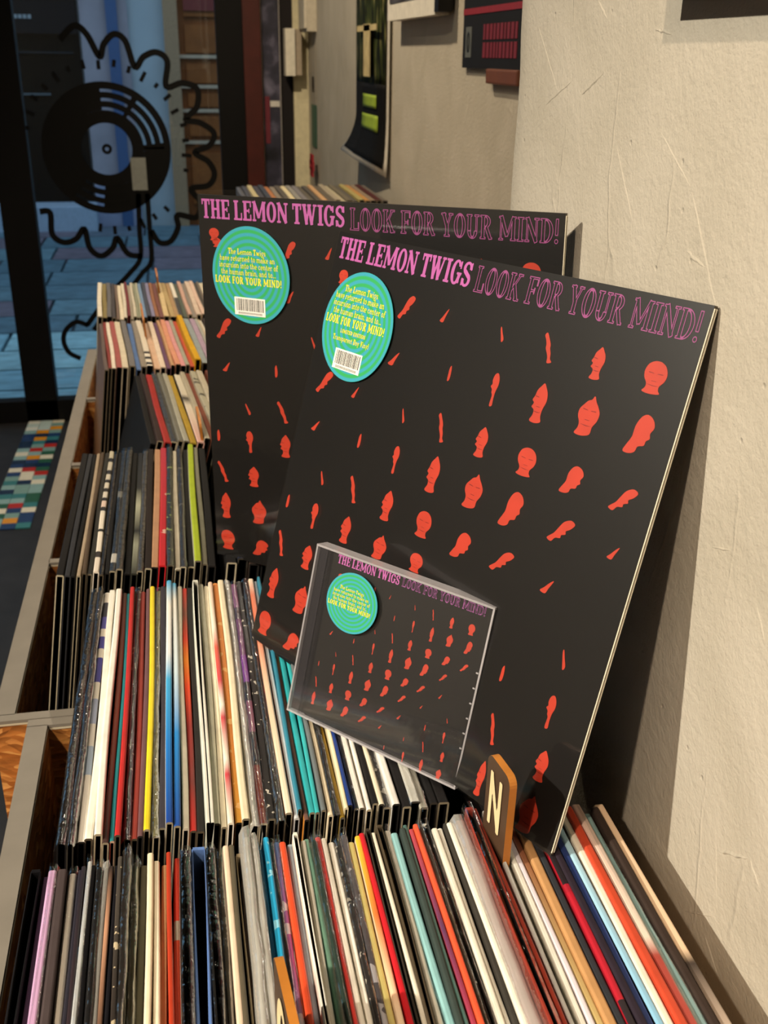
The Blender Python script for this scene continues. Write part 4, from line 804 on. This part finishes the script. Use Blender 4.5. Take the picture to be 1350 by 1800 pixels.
# generic heads, outline in a unit box (x -.5..0.5, y 0..1)
SHAPES = {
 'face': [(-.4, .02), (-.1, -.02), (.34, .03), (.27, .13), (.27, .26), (.42, .42), (.47, .62), (.36, .84), (.16, .95), (-.02, .97), (-.2, .94), (-.38, .84), (-.48, .64), (-.44, .44), (-.3, .28), (-.3, .14)],
 'hair': [(-.44, .0), (-.1, -.02), (.26, .06), (.3, .24), (.44, .40), (.48, .58), (.36, .72), (.2, .84), (.08, .96), (-.02, .86), (-.16, .82), (-.3, .72), (-.46, .58), (-.46, .42), (-.34, .28), (-.34, .14)],
 'turn': [(-.34, .0), (0, -.03), (.36, .03), (.28, .16), (.3, .34), (.42, .54), (.38, .72), (.22, .86), (.05, .96), (-.1, .88), (-.28, .76), (-.34, .62), (-.44, .5), (-.32, .45), (-.36, .38), (-.4, .33), (-.22, .27), (-.22, .14)],
 'turnR': [(-.5, .0), (-.24, -.02), (-.02, .06), (.04, .2), (.26, .26), (.3, .38), (.42, .46), (.38, .58), (.48, .74), (.36, .92), (.1, 1.0), (-.12, .9), (-.26, .66), (-.28, .4), (-.4, .2)],
 'thin': [(-.1, -.02), (.22, .0), (.2, .2), (.24, .44), (.4, .66), (.34, .86), (.08, 1.0), (-.24, .94), (-.38, .76), (-.3, .64), (-.44, .56), (-.22, .48), (-.2, .38), (-.06, .3)],
 'thinL': [(.16, .0), (.5, .06), (.34, .16), (.28, .34), (.14, .5), (.1, .64), (-.12, .84), (-.34, 1.0), (-.5, .9), (-.34, .76), (-.22, .6), (-.2, .48), (-.02, .32), (.1, .18)],
 'thinR': [(-.5, .06), (-.3, .0), (-.16, .18), (.04, .24), (.06, .36), (.22, .44), (.2, .56), (.36, .68), (.5, .9), (.3, 1.0), (.04, .86), (-.12, .6), (-.26, .34), (-.42, .18)],
 'sl': [(-.2, 0), (.2, .06), (.3, .5), (.1, 1), (-.2, .82), (-.24, .5)],
 'slL': [(.2, 0), (.5, .2), (.1, .6), (-.3, 1), (-.42, .86), (-.1, .4)],
 'slR': [(-.5, .06), (0, 0), (.2, .4), (.5, 1), (.2, .8), (-.2, .36)],
}
def smooth_loop(P, k=3):
    n = len(P); out = []
    for i in range(n):
        p0, p1, p2, p3 = [np.array(P[(i+d) % n]) for d in (-1, 0, 1, 2)]
        for a in range(k):
            t = a/k; q = .5*((2*p1)+(-p0+p2)*t+(2*p0-5*p1+4*p2-p3)*t*t+(-p0+3*p1-3*p2+p3)*t**3); out.append(tuple(q))
    return out
SHAPES = {k: smooth_loop(v) for k, v in SHAPES.items()}
def homog(src, dst):
    M = []
    for (x, y), (u, v) in zip(src, dst):
        M += [[x, y, 1, 0, 0, 0, -u*x, -u*y, -u], [0, 0, 0, x, y, 1, -v*x, -v*y, -v]]
    return np.linalg.svd(np.array(M, float))[2][-1].reshape(3, 3)
def hap(h, p): q = h @ np.array([p[0], p[1], 1.0]); return q[:2]/q[2]
UN = [(0, 0), (1, 0), (1, 1), (0, 1)]
HB = homog([(110.8+480, 36+930), (388+480, 140+930), (321+480, 456+930), (60+480, 321+930+4)], UN)      # booklet in the jewel case
CDP = """375 245 40 30 face;555 315 30 15 sl;637 355 25 8 slR;770 415 30 8 slL;868 455 60 16 thinL;968 497 65 26 turn;1075 537 65 38 face;660 472 32 8 sl;760 518 65 14 thin;860 560 85 24 turn;957 595 75 36 hair;1058 638 75 40 turnR;650 583 55 16 thinL;744 620 62 26 turn;842 668 55 36 face;938 710 55 40 turnR;1035 750 50 40 thinR;445 597 28 8 sl;547 640 62 14 thin;642 678 80 24 turn;735 718 75 36 hair;822 760 72 40 turnR;922 803 48 38 thinR;350 670 25 8 slL;441 702 55 16 thinL;535 742 62 26 turn;628 783 58 36 face;717 828 52 38 turnR;803 865 48 40 thinR;907 907 28 18 slR;260 718 28 8 sl;338 752 60 14 thin;430 795 72 24 turn;520 838 70 34 hair;609 875 66 38 turnR;701 918 48 38 thinR;805 963 22 14 slR;247 818 55 16 thinL;326 853 58 24 turn;416 895 56 34 face;498 935 52 36 turnR;588 978 44 38 thinR;685 1018 28 20 slR;233 905 75 22 turn;320 945 70 34 hair;398 985 62 36 turnR;490 1028 46 38 thinR;585 1070 24 16 slR;219 1005 52 28 face;302 1043 50 32 turnR;383 1083 34 24 thinR;945 1043 28 10 slL;826 1078 34 10 sl;926 1135 62 16 thin;712 1140 25 8 sl;816 1185 58 16 thinL;919 1240 58 24 turn;607 1185 24 8 sl;707 1240 60 14 thin;805 1285 75 22 turn;900 1335 60 30 hair;325 550 26 16 slR;557 548 24 8 slL"""
LPQ = [(598, 403), (1258, 535), (966, 1500), (443, 1122)]
HL = homog(LPQ, UN)
LPP = """716 539 46 24 thinR;783 553 26 12 slR;884 587 27 10 slL;966 611 54 22 thinL;1053 636 62 26 turn;1153 662 62 42 face;693 630 26 16 slR;792 656 28 8 sl;870 684 60 15 thin;950 706 76 28 turn;1036 729 78 38 hair;1126 763 76 44 turnR;571 672 44 24 thinR;625 690 22 10 slR;710 732 26 8 slL;777 753 52 18 thinL;848 776 58 24 turn;927 812 54 34 face;1007 844 54 36 turnR;1096 879 50 44 thinR;633 776 26 8 sl;696 809 50 13 thin;763 833 70 24 turn;834 863 68 32 hair;901 896 68 36 turnR;987 934 50 42 thinR;1078 972 26 18 slR;567 843 24 9 slL;622 863 47 18 thinL;682 889 58 22 turn;746 923 50 28 face;812 960 50 32 turnR;883 988 44 38 thinR;609 932 52 20 turn;669 963 48 24 hair;733 991 36 24 face;555 749 20 12 slR;507 883 24 8 sl;553 909 46 14 thin;495 958 44 16 thinL;541 981 46 20 turn;482 1026 58 18 turn;531 1056 56 24 hair;467 1098 44 22 face;514 1132 36 26 turnR;884 1184 30 10 sl;867 1282 56 18 thinL;952 1343 62 26 turn;929 1427 78 36 hair;846 1365 70 16 turn;962 1031 28 20 slR;991 1160 36 12 slL;967 1250 62 18 thin;604 484 26 16 face;604 500 20 16 turn"""
def heads_uv(txt, H, off, sc):
    out = []
    for s in txt.split(';'):
        x, y, h, w, k = s.split(); x, y, h, w = float(x)/sc+off[0], float(y)/sc+off[1], float(h)/sc, float(w)/sc
        u, v = hap(H, (x, y)); u2, v2 = hap(H, (x-h*.03, y+h/2)); u0, v0 = hap(H, (x+h*.03, y-h/2)); ua, va = hap(H, (x-w/2, y)); ub, vb = hap(H, (x+w/2, y))
        out.append((u, v, abs(v2-v0), math.hypot(ub-ua, (vb-va)*.2), k))
    return out
CD_HEADS = heads_uv(CDP, HB, (480, 930), 3.068)
LP_HEADS = heads_uv(LPP, HL, (0, 0), 1)
LP_ALL = LP_HEADS+[c for c in CD_HEADS if all(abs(c[0]-l[0]) > .05 or abs(c[1]-l[1]) > .045 for l in LP_HEADS)]
def heads_geo(hs, w, h, x0, z, skip=None):
    gs = []; gd = []
    for u, v, hh, ww, k in hs:
        if not (.01 < u < .985 and .09 < v < .985): continue
        if skip and math.hypot(u-skip[0], v-skip[1]) < skip[2]*.9: continue
        S = SHAPES[k]; W = ww*w*1.05; Hh = hh*h; cx = x0+u*w; cy = h*(1-v)-Hh/2
        gs.append(([(cx+a*W, cy+b*Hh, z) for a, b in S], [tuple(range(len(S)))]))
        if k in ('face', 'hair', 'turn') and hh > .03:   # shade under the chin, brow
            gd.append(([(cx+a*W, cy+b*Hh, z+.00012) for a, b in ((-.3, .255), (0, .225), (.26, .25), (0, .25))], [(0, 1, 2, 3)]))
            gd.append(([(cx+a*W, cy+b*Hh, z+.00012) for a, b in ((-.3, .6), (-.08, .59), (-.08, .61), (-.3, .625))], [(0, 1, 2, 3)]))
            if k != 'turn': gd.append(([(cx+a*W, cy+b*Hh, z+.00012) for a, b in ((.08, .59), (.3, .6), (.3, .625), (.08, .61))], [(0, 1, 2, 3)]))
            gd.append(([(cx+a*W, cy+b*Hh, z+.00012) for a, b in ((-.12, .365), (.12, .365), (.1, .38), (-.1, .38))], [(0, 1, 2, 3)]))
    return geo_join(gs), geo_join(gd)
def sticker_mat(R_, nring, dark=False):
    key = ('st', R_)
    if key in MATS: return MATS[key]
    m, t, b = nt('sticker_print')
    tc = N(t, 'ShaderNodeTexCoord'); ln = N(t, 'ShaderNodeVectorMath', operation='LENGTH'); t.links.new(tc.outputs['Object'], ln.inputs[0])
    mu = N(t, 'ShaderNodeMath', operation='MULTIPLY'); mu.inputs[1].default_value = nring*6.2832/R_; t.links.new(ln.outputs['Value'], mu.inputs[0])
    sn = N(t, 'ShaderNodeMath', operation='SINE'); t.links.new(mu.outputs[0], sn.inputs[0])
    mr = N(t, 'ShaderNodeMapRange'); mr.inputs['From Min'].default_value = -.5; mr.inputs['From Max'].default_value = .5; t.links.new(sn.outputs[0], mr.inputs['Value'])
    mx = N(t, 'ShaderNodeMixRGB'); mx.inputs[1].default_value = lin('#35a35c'); mx.inputs[2].default_value = lin('#3a9bb0'); t.links.new(mr.outputs[0], mx.inputs[0])
    t.links.new(mx.outputs[0], b.inputs['Base Color']); b.inputs['Roughness'].default_value = .35; MATS[key] = m; return m
YEL = mat('#e6dc3a', .5, .4, var=.04); WHITE = mat('#eeeae0', .5, .3, var=.03); INK = mat('#161514', .5, .3, var=.05)
def sticker(parent, cx, cy, R_, z, s, lines, barcode=True):
    """round sticker centred at cx, cy (parent coordinates); s = sleeve size for text placement in u,v"""
    n = 72; V = [(R_*math.cos(2*math.pi*k/n), R_*math.sin(2*math.pi*k/n), zz) for zz in (0, .0003) for k in range(n)]
    F = [tuple(reversed(range(n))), tuple(range(n, 2*n))]+[(k, (k+1) % n, (k+1) % n+n, k+n) for k in range(n)]
    st_ = mesh('sticker', V, F, sticker_mat(R_, 7.5), parent, loc=(cx, cy, z)); st_['label'] = 'round green and blue ringed sticker with yellow lettering'
    gs = [text_geo(tx, a*R_, b*R_, c*R_, d*R_, .0005, h=.075, gap=.09, space=.32) for tx, a, b, c, d in lines]
    v, f = geo_join(gs); mesh('sticker_text', v, f, YEL, st_)
    if barcode:
        x0, x1, y0, y1 = (-.44*R_, .36*R_, -.83*R_, -.46*R_)
        mesh('barcode', *boxv(x0, x1, y0, y1, .0003, .0005), WHITE, st_)
        rr = random.Random(4); bs_ = []; x = x0+.05*R_
        while x < x1-.05*R_:
            w_ = rr.choice([.008, .008, .014, .02])*R_; bs_.append((x, x+w_, y0+.09*R_, y1-.03*R_, .0005, .0006)); x += w_+rr.choice([.01, .016, .022])*R_
        x = x0+.1*R_
        while x < x1-.1*R_: bs_.append((x, x+.012*R_, y0+.02*R_, y0+.065*R_, .0005, .0006)); x += .03*R_
        multibox('barcode_bars', bs_, INK, st_)
    return st_
T1 = [('The Lemon Twigs', -.55, .42, .58, .70), ('have returned to make an', -.78, .64, .44, .56), ('incursion into the center of', -.8, .72, .30, .42), ('the human brain, and to...', -.76, .66, .16, .28), ('LOOK FOR YOUR MIND!', -.93, .80, -.03, .12)]
T2 = [('LIMITED EDITION', -.42, .32, -.17, -.10), ('Transparent Day Vinyl', -.6, .47, -.32, -.22)]
T1B = [(a, b, c, d-.18+.02, e-.18+.02) for a, b, c, d, e in T1]
def wrap_sheet(parent, w, h, th, rnd, lip=.004):
    """shrink-wrap: a thin film around the sleeve with a loose seam at the top"""
    nx = ny = 22; V = []; F = []
    for j in range(ny+1):
        for i in range(nx+1):
            x = -w/2-.0008+(w+.0016)*i/nx; y = -.0008+(h+.0016)*j/ny; ed = min(i, j, nx-i, ny-j) == 0
            z = .0006 if ed else .0009+.0005*math.sin(i*.7+j*.31)*math.sin(j*.5+i*.13)
            if j == ny: y += lip*(.5+.5*math.sin(i*.55))
            V.append((x, y, z))
    for j in range(ny):
        for i in range(nx): a = j*(nx+1)+i; F.append((a, a+1, a+nx+2, a+nx+1))
    return mesh('shrink_wrap', V, F, WRAP, parent, smooth=True)
def album(label, TL, TR, BL, s, th, stick, lines, group, rnd):
    mw = frame_mw(TL, TR, BL, s, s); e = tag(empty('album_sleeve', mw=mw), label, 'record', group)
    v, f = boxv(-s/2, s/2, 0, s, -th, 0)
    o = mesh('jacket', v, f, [BLK, mat('#5a5348', .6, .3, var=.2, scale=300)], e, fm=[0, 0, 0, 0, 0, 1])
    # paper layers at the open right edge
    multibox('paper_edge', [(s/2, s/2+.0005, .0015, s-.0015, -th+.0002, -th+.0009), (s/2, s/2+.0005, .0015, s-.0015, -.0010, -.0003)], mat('#e6dfca', .6), e)
    (hv, hf), (dv, df) = heads_geo(LP_ALL, s, s, -s/2, .00018, skip=stick)
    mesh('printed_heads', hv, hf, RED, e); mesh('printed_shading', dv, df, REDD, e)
    X = lambda u: -s/2+u*s
    v, f = text_geo('THE LEMON TWIGS', X(.012), X(.447), s*(1-.058), s*(1-.010), .0002, h=.03, gap=.05, space=.26); mesh('printed_title', v, f, PINK, e)
    v, f = text_geo('LOOK FOR YOUR MIND!', X(.462), X(.988), s*(1-.064), s*(1-.012), .0002, h=.025, band=.035, gap=.05, space=.3); mesh('printed_title_outline', v, f, PINKL, e)
    wrap_sheet(e, s, s, th, rnd)
    sticker(e, X(stick[0]), s*(1-stick[1]), stick[2]*s, .0017, s, lines)
    return e
S = .315
LP1 = [(0.116, 0.759, -0.116), (0.264, 0.482, -0.113), (0.186, 0.436, -0.414), (0.037, 0.714, -0.418)]
LP2 = [(0.018, 0.885, -0.104), (0.254, 0.676, -0.094), (0.253, 0.660, -0.408), (0.018, 0.869, -0.419)]
album('front black album sleeve with red heads leaning on the wall, tilted', LP1[0], LP1[1], LP1[3], S, .0032, (.140, .197, .1215), T1+T2, 'black album sleeves with red heads', random.Random(1))
album('rear black album sleeve with red heads, behind the tilted one', LP2[0], LP2[1], LP2[3], S, .0032, (.164, .193, .1225), T1B, 'black album sleeves with red heads', random.Random(2))

def jewel_case():
    k = .962
    TL, TR, BR, BL = [np.array(p)*k for p in ((.082, .648, -.311), (.180, .546, -.315), (.153, .525, -.436), (.055, .628, -.431))]
    w, h, th = .142*k, .125*k, .0118
    mw = frame_mw(TL, TR, BL, w, h); e = tag(empty('compact_disc_case', mw=mw), 'clear compact disc case with black cover leaning on the tilted sleeve', 'compact disc')
    CL = clear_mat('case_plastic', gloss=.012, rough=.04, haze=.006, hazecol='#e8e6ea', fres=.4); CE = clear_mat('case_plastic_edge', gloss=.22, rough=.12, haze=.38, hazecol='#dcd8dc', bump=.4, bscale=200, fres=.4)
    hx = .105*w; x0 = -w/2
    # black tray with the spine, the booklet in front of it
    mesh('tray', *boxv(x0+.0015, w/2-.0016, .002, h-.002, -th+.0012, -.0032), mat('#0e0d10', .3, .5, var=.1), e)
    mesh('booklet', *boxv(x0+hx, w/2-.0015, .0022, h-.0022, -.003, -.0016), BLK, e)
    bw = w-hx-.0015; bh = h-.0044
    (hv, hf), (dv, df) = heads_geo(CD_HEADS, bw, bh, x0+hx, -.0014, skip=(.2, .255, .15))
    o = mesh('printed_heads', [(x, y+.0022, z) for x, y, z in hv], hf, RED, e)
    X = lambda u: x0+u*w
    v, f = text_geo('THE LEMON TWIGS', X(.133), X(.494), h*(1-.066), h*(1-.016), -.0014, h=.045, gap=.05, space=.26); mesh('printed_title', v, f, PINK, e)
    v, f = text_geo('LOOK FOR YOUR MIND!', X(.509), X(.958), h*(1-.066), h*(1-.016), -.0014, h=.045, band=.04, gap=.05, space=.3); mesh('printed_title_outline', v, f, mat('#8d4a86', .5), e)
    # lid plate, hinge rib, rims
    mesh('lid', *boxv(x0+.0104, w/2, .0004, h-.0004, -.0011, 0), CL, e)
    multibox('hinge_rib', [(x0+.0003, x0+.0096, .001, h-.001, -.0018, -.0003)]+[(x0+.0096, x0+.0104, .001, h-.001, -.0022, .0002), (x0+.0125, x0+.0131, .003, h-.003, -.0013, .0003)], clear_mat('hinge_plastic', gloss=.03, rough=.1, haze=.02, hazecol='#b8b4c0', fres=.3), e)
    for a_, b_ in ((h-.0014, h), (0, .0014)): multibox('rim', [(x0, w/2, a_, b_, -th, -.0004)], CE, e)
    for q_ in ((w/2-.0012, w/2, .0014, h-.0014, -.0060, -.0038), (w/2-.0012, w/2, .0014, h-.0014, -th, -th+.0012), (w/2-.0012, w/2, .0014, h-.0014, -.0011, -.0004), (x0, x0+.0012, .0014, h-.0014, -th, -.0005)): multibox('side_wall', [q_], CE, e)
    for i in range(6): multibox('tab', [(w/2-.0034, w/2-.0018, h*.22+i*.010, h*.22+i*.010+.0009, -.0014, -.0009)], CE, e)
    mesh('back_plate', *boxv(x0, w/2, .0004, h-.0004, -th, -th+.0011), CL, e)
    # loose cellophane
    nx, ny = 26, 22; V = []; F = []; rr = random.Random(9)
    for j in range(ny+1):
        for i in range(nx+1):
            u, v_ = i/nx, j/ny; amp = .0011*max(0, (u-.35))*max(0, (1-v_-.25))*3.2
            V.append((x0-.0006+(w+.0012)*u, -.0006+(h+.0012)*v_, .0007+amp*(1+math.sin(7*u+9*v_)*math.cos(11*v_-4*u)) if 0 < i < nx and 0 < j < ny else .0004))
    for j in range(ny):
        for i in range(nx): a = j*(nx+1)+i; F.append((a, a+1, a+nx+2, a+nx+1))
    mesh('cellophane', V, F, clear_mat('cellophane', gloss=.012, rough=.06, bump=.15, bscale=60, fres=.4), e, smooth=True)
    sticker(e, X(.272), h*(1-.248), .148*w, .0016, w, [(a, b*.98, c*.98, d-.22, e_-.22) for a, b, c, d, e_ in T1], barcode=False)
    return e
jewel_case()

# ------------------------------------------------------------------ posters on the recessed wall
def wp(px, off=0): q = onX(px, RX-off); return q[1], Z(q[2])
def curl_poster():
    yl, zb = wp((633, 262)); yr, zb2 = wp((687, 300))
    zt = zb+.62; w = yl-yr; e = tag(empty('woodland_poster', (RX-.004, (yl+yr)/2, zb)), 'tall dark woodland poster with lime squares and a curled bottom', 'poster')
    m, t, b = nt('woodland_print'); tc = N(t, 'ShaderNodeTexCoord'); mp = N(t, 'ShaderNodeMapping'); mp.inputs['Scale'].default_value = (1, 30, 9); no = N(t, 'ShaderNodeTexNoise'); no.inputs['Scale'].default_value = 1.3; no.inputs['Detail'].default_value = 5
    t.links.new(tc.outputs['Object'], mp.inputs[0]); t.links.new(mp.outputs[0], no.inputs['Vector']); cr = N(t, 'ShaderNodeValToRGB'); e2 = cr.color_ramp.elements
    e2[0].position = .42; e2[0].color = lin('#0c0d0a'); e2[1].position = .78; e2[1].color = lin('#b5a878'); x = e2.new(.58); x.color = lin('#39421c')
    t.links.new(no.outputs['Fac'], cr.inputs[0]); t.links.new(cr.outputs[0], b.inputs['Base Color']); b.inputs['Roughness'].default_value = .7; b.inputs['Specular IOR Level'].default_value = .15
    def sheet(name, y0, y1, z0, z1, m_, dx, n=14):
        V = []; F = []
        for j in range(n+1):
            z = z0+(z1-z0)*j/n; hz = z-zb
            c = .0+.045*max(0, 1-hz/.10)**2
            for y in (y0, (2*y0+y1)/3, (y0+2*y1)/3, y1):
                yy = y-(yl+yr)/2; s_ = yy/w
                V.append((-dx-c*(.55+.9*s_)-.012*(.5-abs(s_-.1)), yy, hz-.03*max(0, 1-hz/.1)*(0.5-s_)))
        for j in range(n):
            for i in range(3): a = j*4+i; F.append((a, a+1, a+5, a+4))
        o = mesh(name, V, F, m_, e, smooth=True)
        s = o.modifiers.new('thickness', 'SOLIDIFY'); s.thickness = .0006; s.offset = 0
        return o
    bd = w*.05
    sheet('paper', yl, yr, zb, zt, mat('#d8d2c6', .5), .004, 26); sheet('black_field', yl-bd, yr+bd, zb+.012, zb+.17, mat('#0e0d0d', .7, .15), .0085); sheet('woodland_print', yl-bd, yr+bd, zb+.17, zt-.01, m, .0085, 20)
    for k, (z0, a0, a1) in enumerate(((.115, .38, .75), (.070, .35, .80))):
        sheet('lime_square', yl-w*a0, yl-w*a1, zb+z0, zb+z0+.03, mat('#93ad34', .5, var=.15, scale=80), .011, 4)
    mesh('pale_figure', *boxv(-.0225, -.0205, -w*.16, w*.04, .185, .30), mat('#c9b684', .6, var=.3, scale=40), e)
    mesh('pale_figure', *boxv(-.0225, -.0205, -w*.36, w*.26, .285, .298), mat('#c9b684', .6, var=.3, scale=40), e)
curl_poster()
y0, z0 = wp((681, 41), .03); y1, z1 = wp((764, 21), .03)
fr = tag(empty('framed_photograph', (RX-.03, (y0+y1)/2, (z0+z1)/2)), 'grey photograph in a white frame hanging beside the woodland poster', 'picture')
hw = (y0-y1)/2
mesh('frame', *boxv(0, .026, -hw, hw, 0, .36), mat('#e3ddcf', .5), fr); mesh('frame_side', *boxv(-.001, .026, -hw-.03, -hw, .004, .36), BLACKM, fr)
mesh('photograph', *boxv(-.0015, 0, -hw+.03, hw-.028, .032, .33), G((0, '#1d1b1f'), (.3, '#2c2930'), (.45, '#8a8890'), (.6, '#2a282e'), (.8, '#5a585e'), (1, '#1d1b1f'), axis='Y', lo=-hw, hi=hw), fr)
y0, z0 = wp((815, 119), .004); y1 = y0-.33
dk = tag(empty('dark_gig_poster', (RX-.006, (y0+y1)/2, z0)), 'black poster with a red stripe and red lettering beside the pillar', 'poster')
hw = (y0-y1)/2
mesh('sheet', *boxv(-.001, .001, -hw, hw, 0, .5), mat('#14151a', .7, .15, var=.2, scale=10), dk)
mesh('red_stripe', *boxv(-.0018, -.001, -hw, hw, .080, .089), mat('#8e1f2a', .5), dk)
mesh('white_badge', *boxv(-.0018, -.001, hw-.055, hw-.02, .016, .062), mat('#5f625e', .5), dk)
v, f = text_geo('O', -.009, .009, .024, .054, 0); mesh('badge_letter', [(-.0024, -x+hw-.0375, y) for x, y, z in v], f, BLACKM, dk)
rr = random.Random(6); gs = []
for row_ in range(2):
    y = hw-.125
    while y > hw-.3:
        wd = rr.uniform(.008, .016); gs.append((-.0018, -.001, y-wd, y, .016+row_*.026, .038+row_*.026)); y -= wd+.006
multibox('red_lettering', gs, mat('#7a1f2c', .5), dk)
y0, z0 = wp((861, 147), .004); tag(box('brown_wall_box', RX-.012, RX-.001, y0-.16, y0, z0, z0+.0215, mat('#6a3a22', .5), bev=.003), 'small brown box on the wall under the black poster', 'box')
# a framed panel hung on the pillar just above the view; its shadow falls into the top right corner
pf_ = tag(empty('pillar_picture', (WX-.022, .39, Z(.0295))), 'dark framed panel hung high on the near pillar at upper right', 'picture')
mesh('frame', *boxv(0, .021, -.18, .172, 0.0, .4), mat('#2a211c', .5), pf_)
mesh('panel', *boxv(-.001, 0, -.16, .145, .02, .38), mat('#8a8478', .5), pf_)
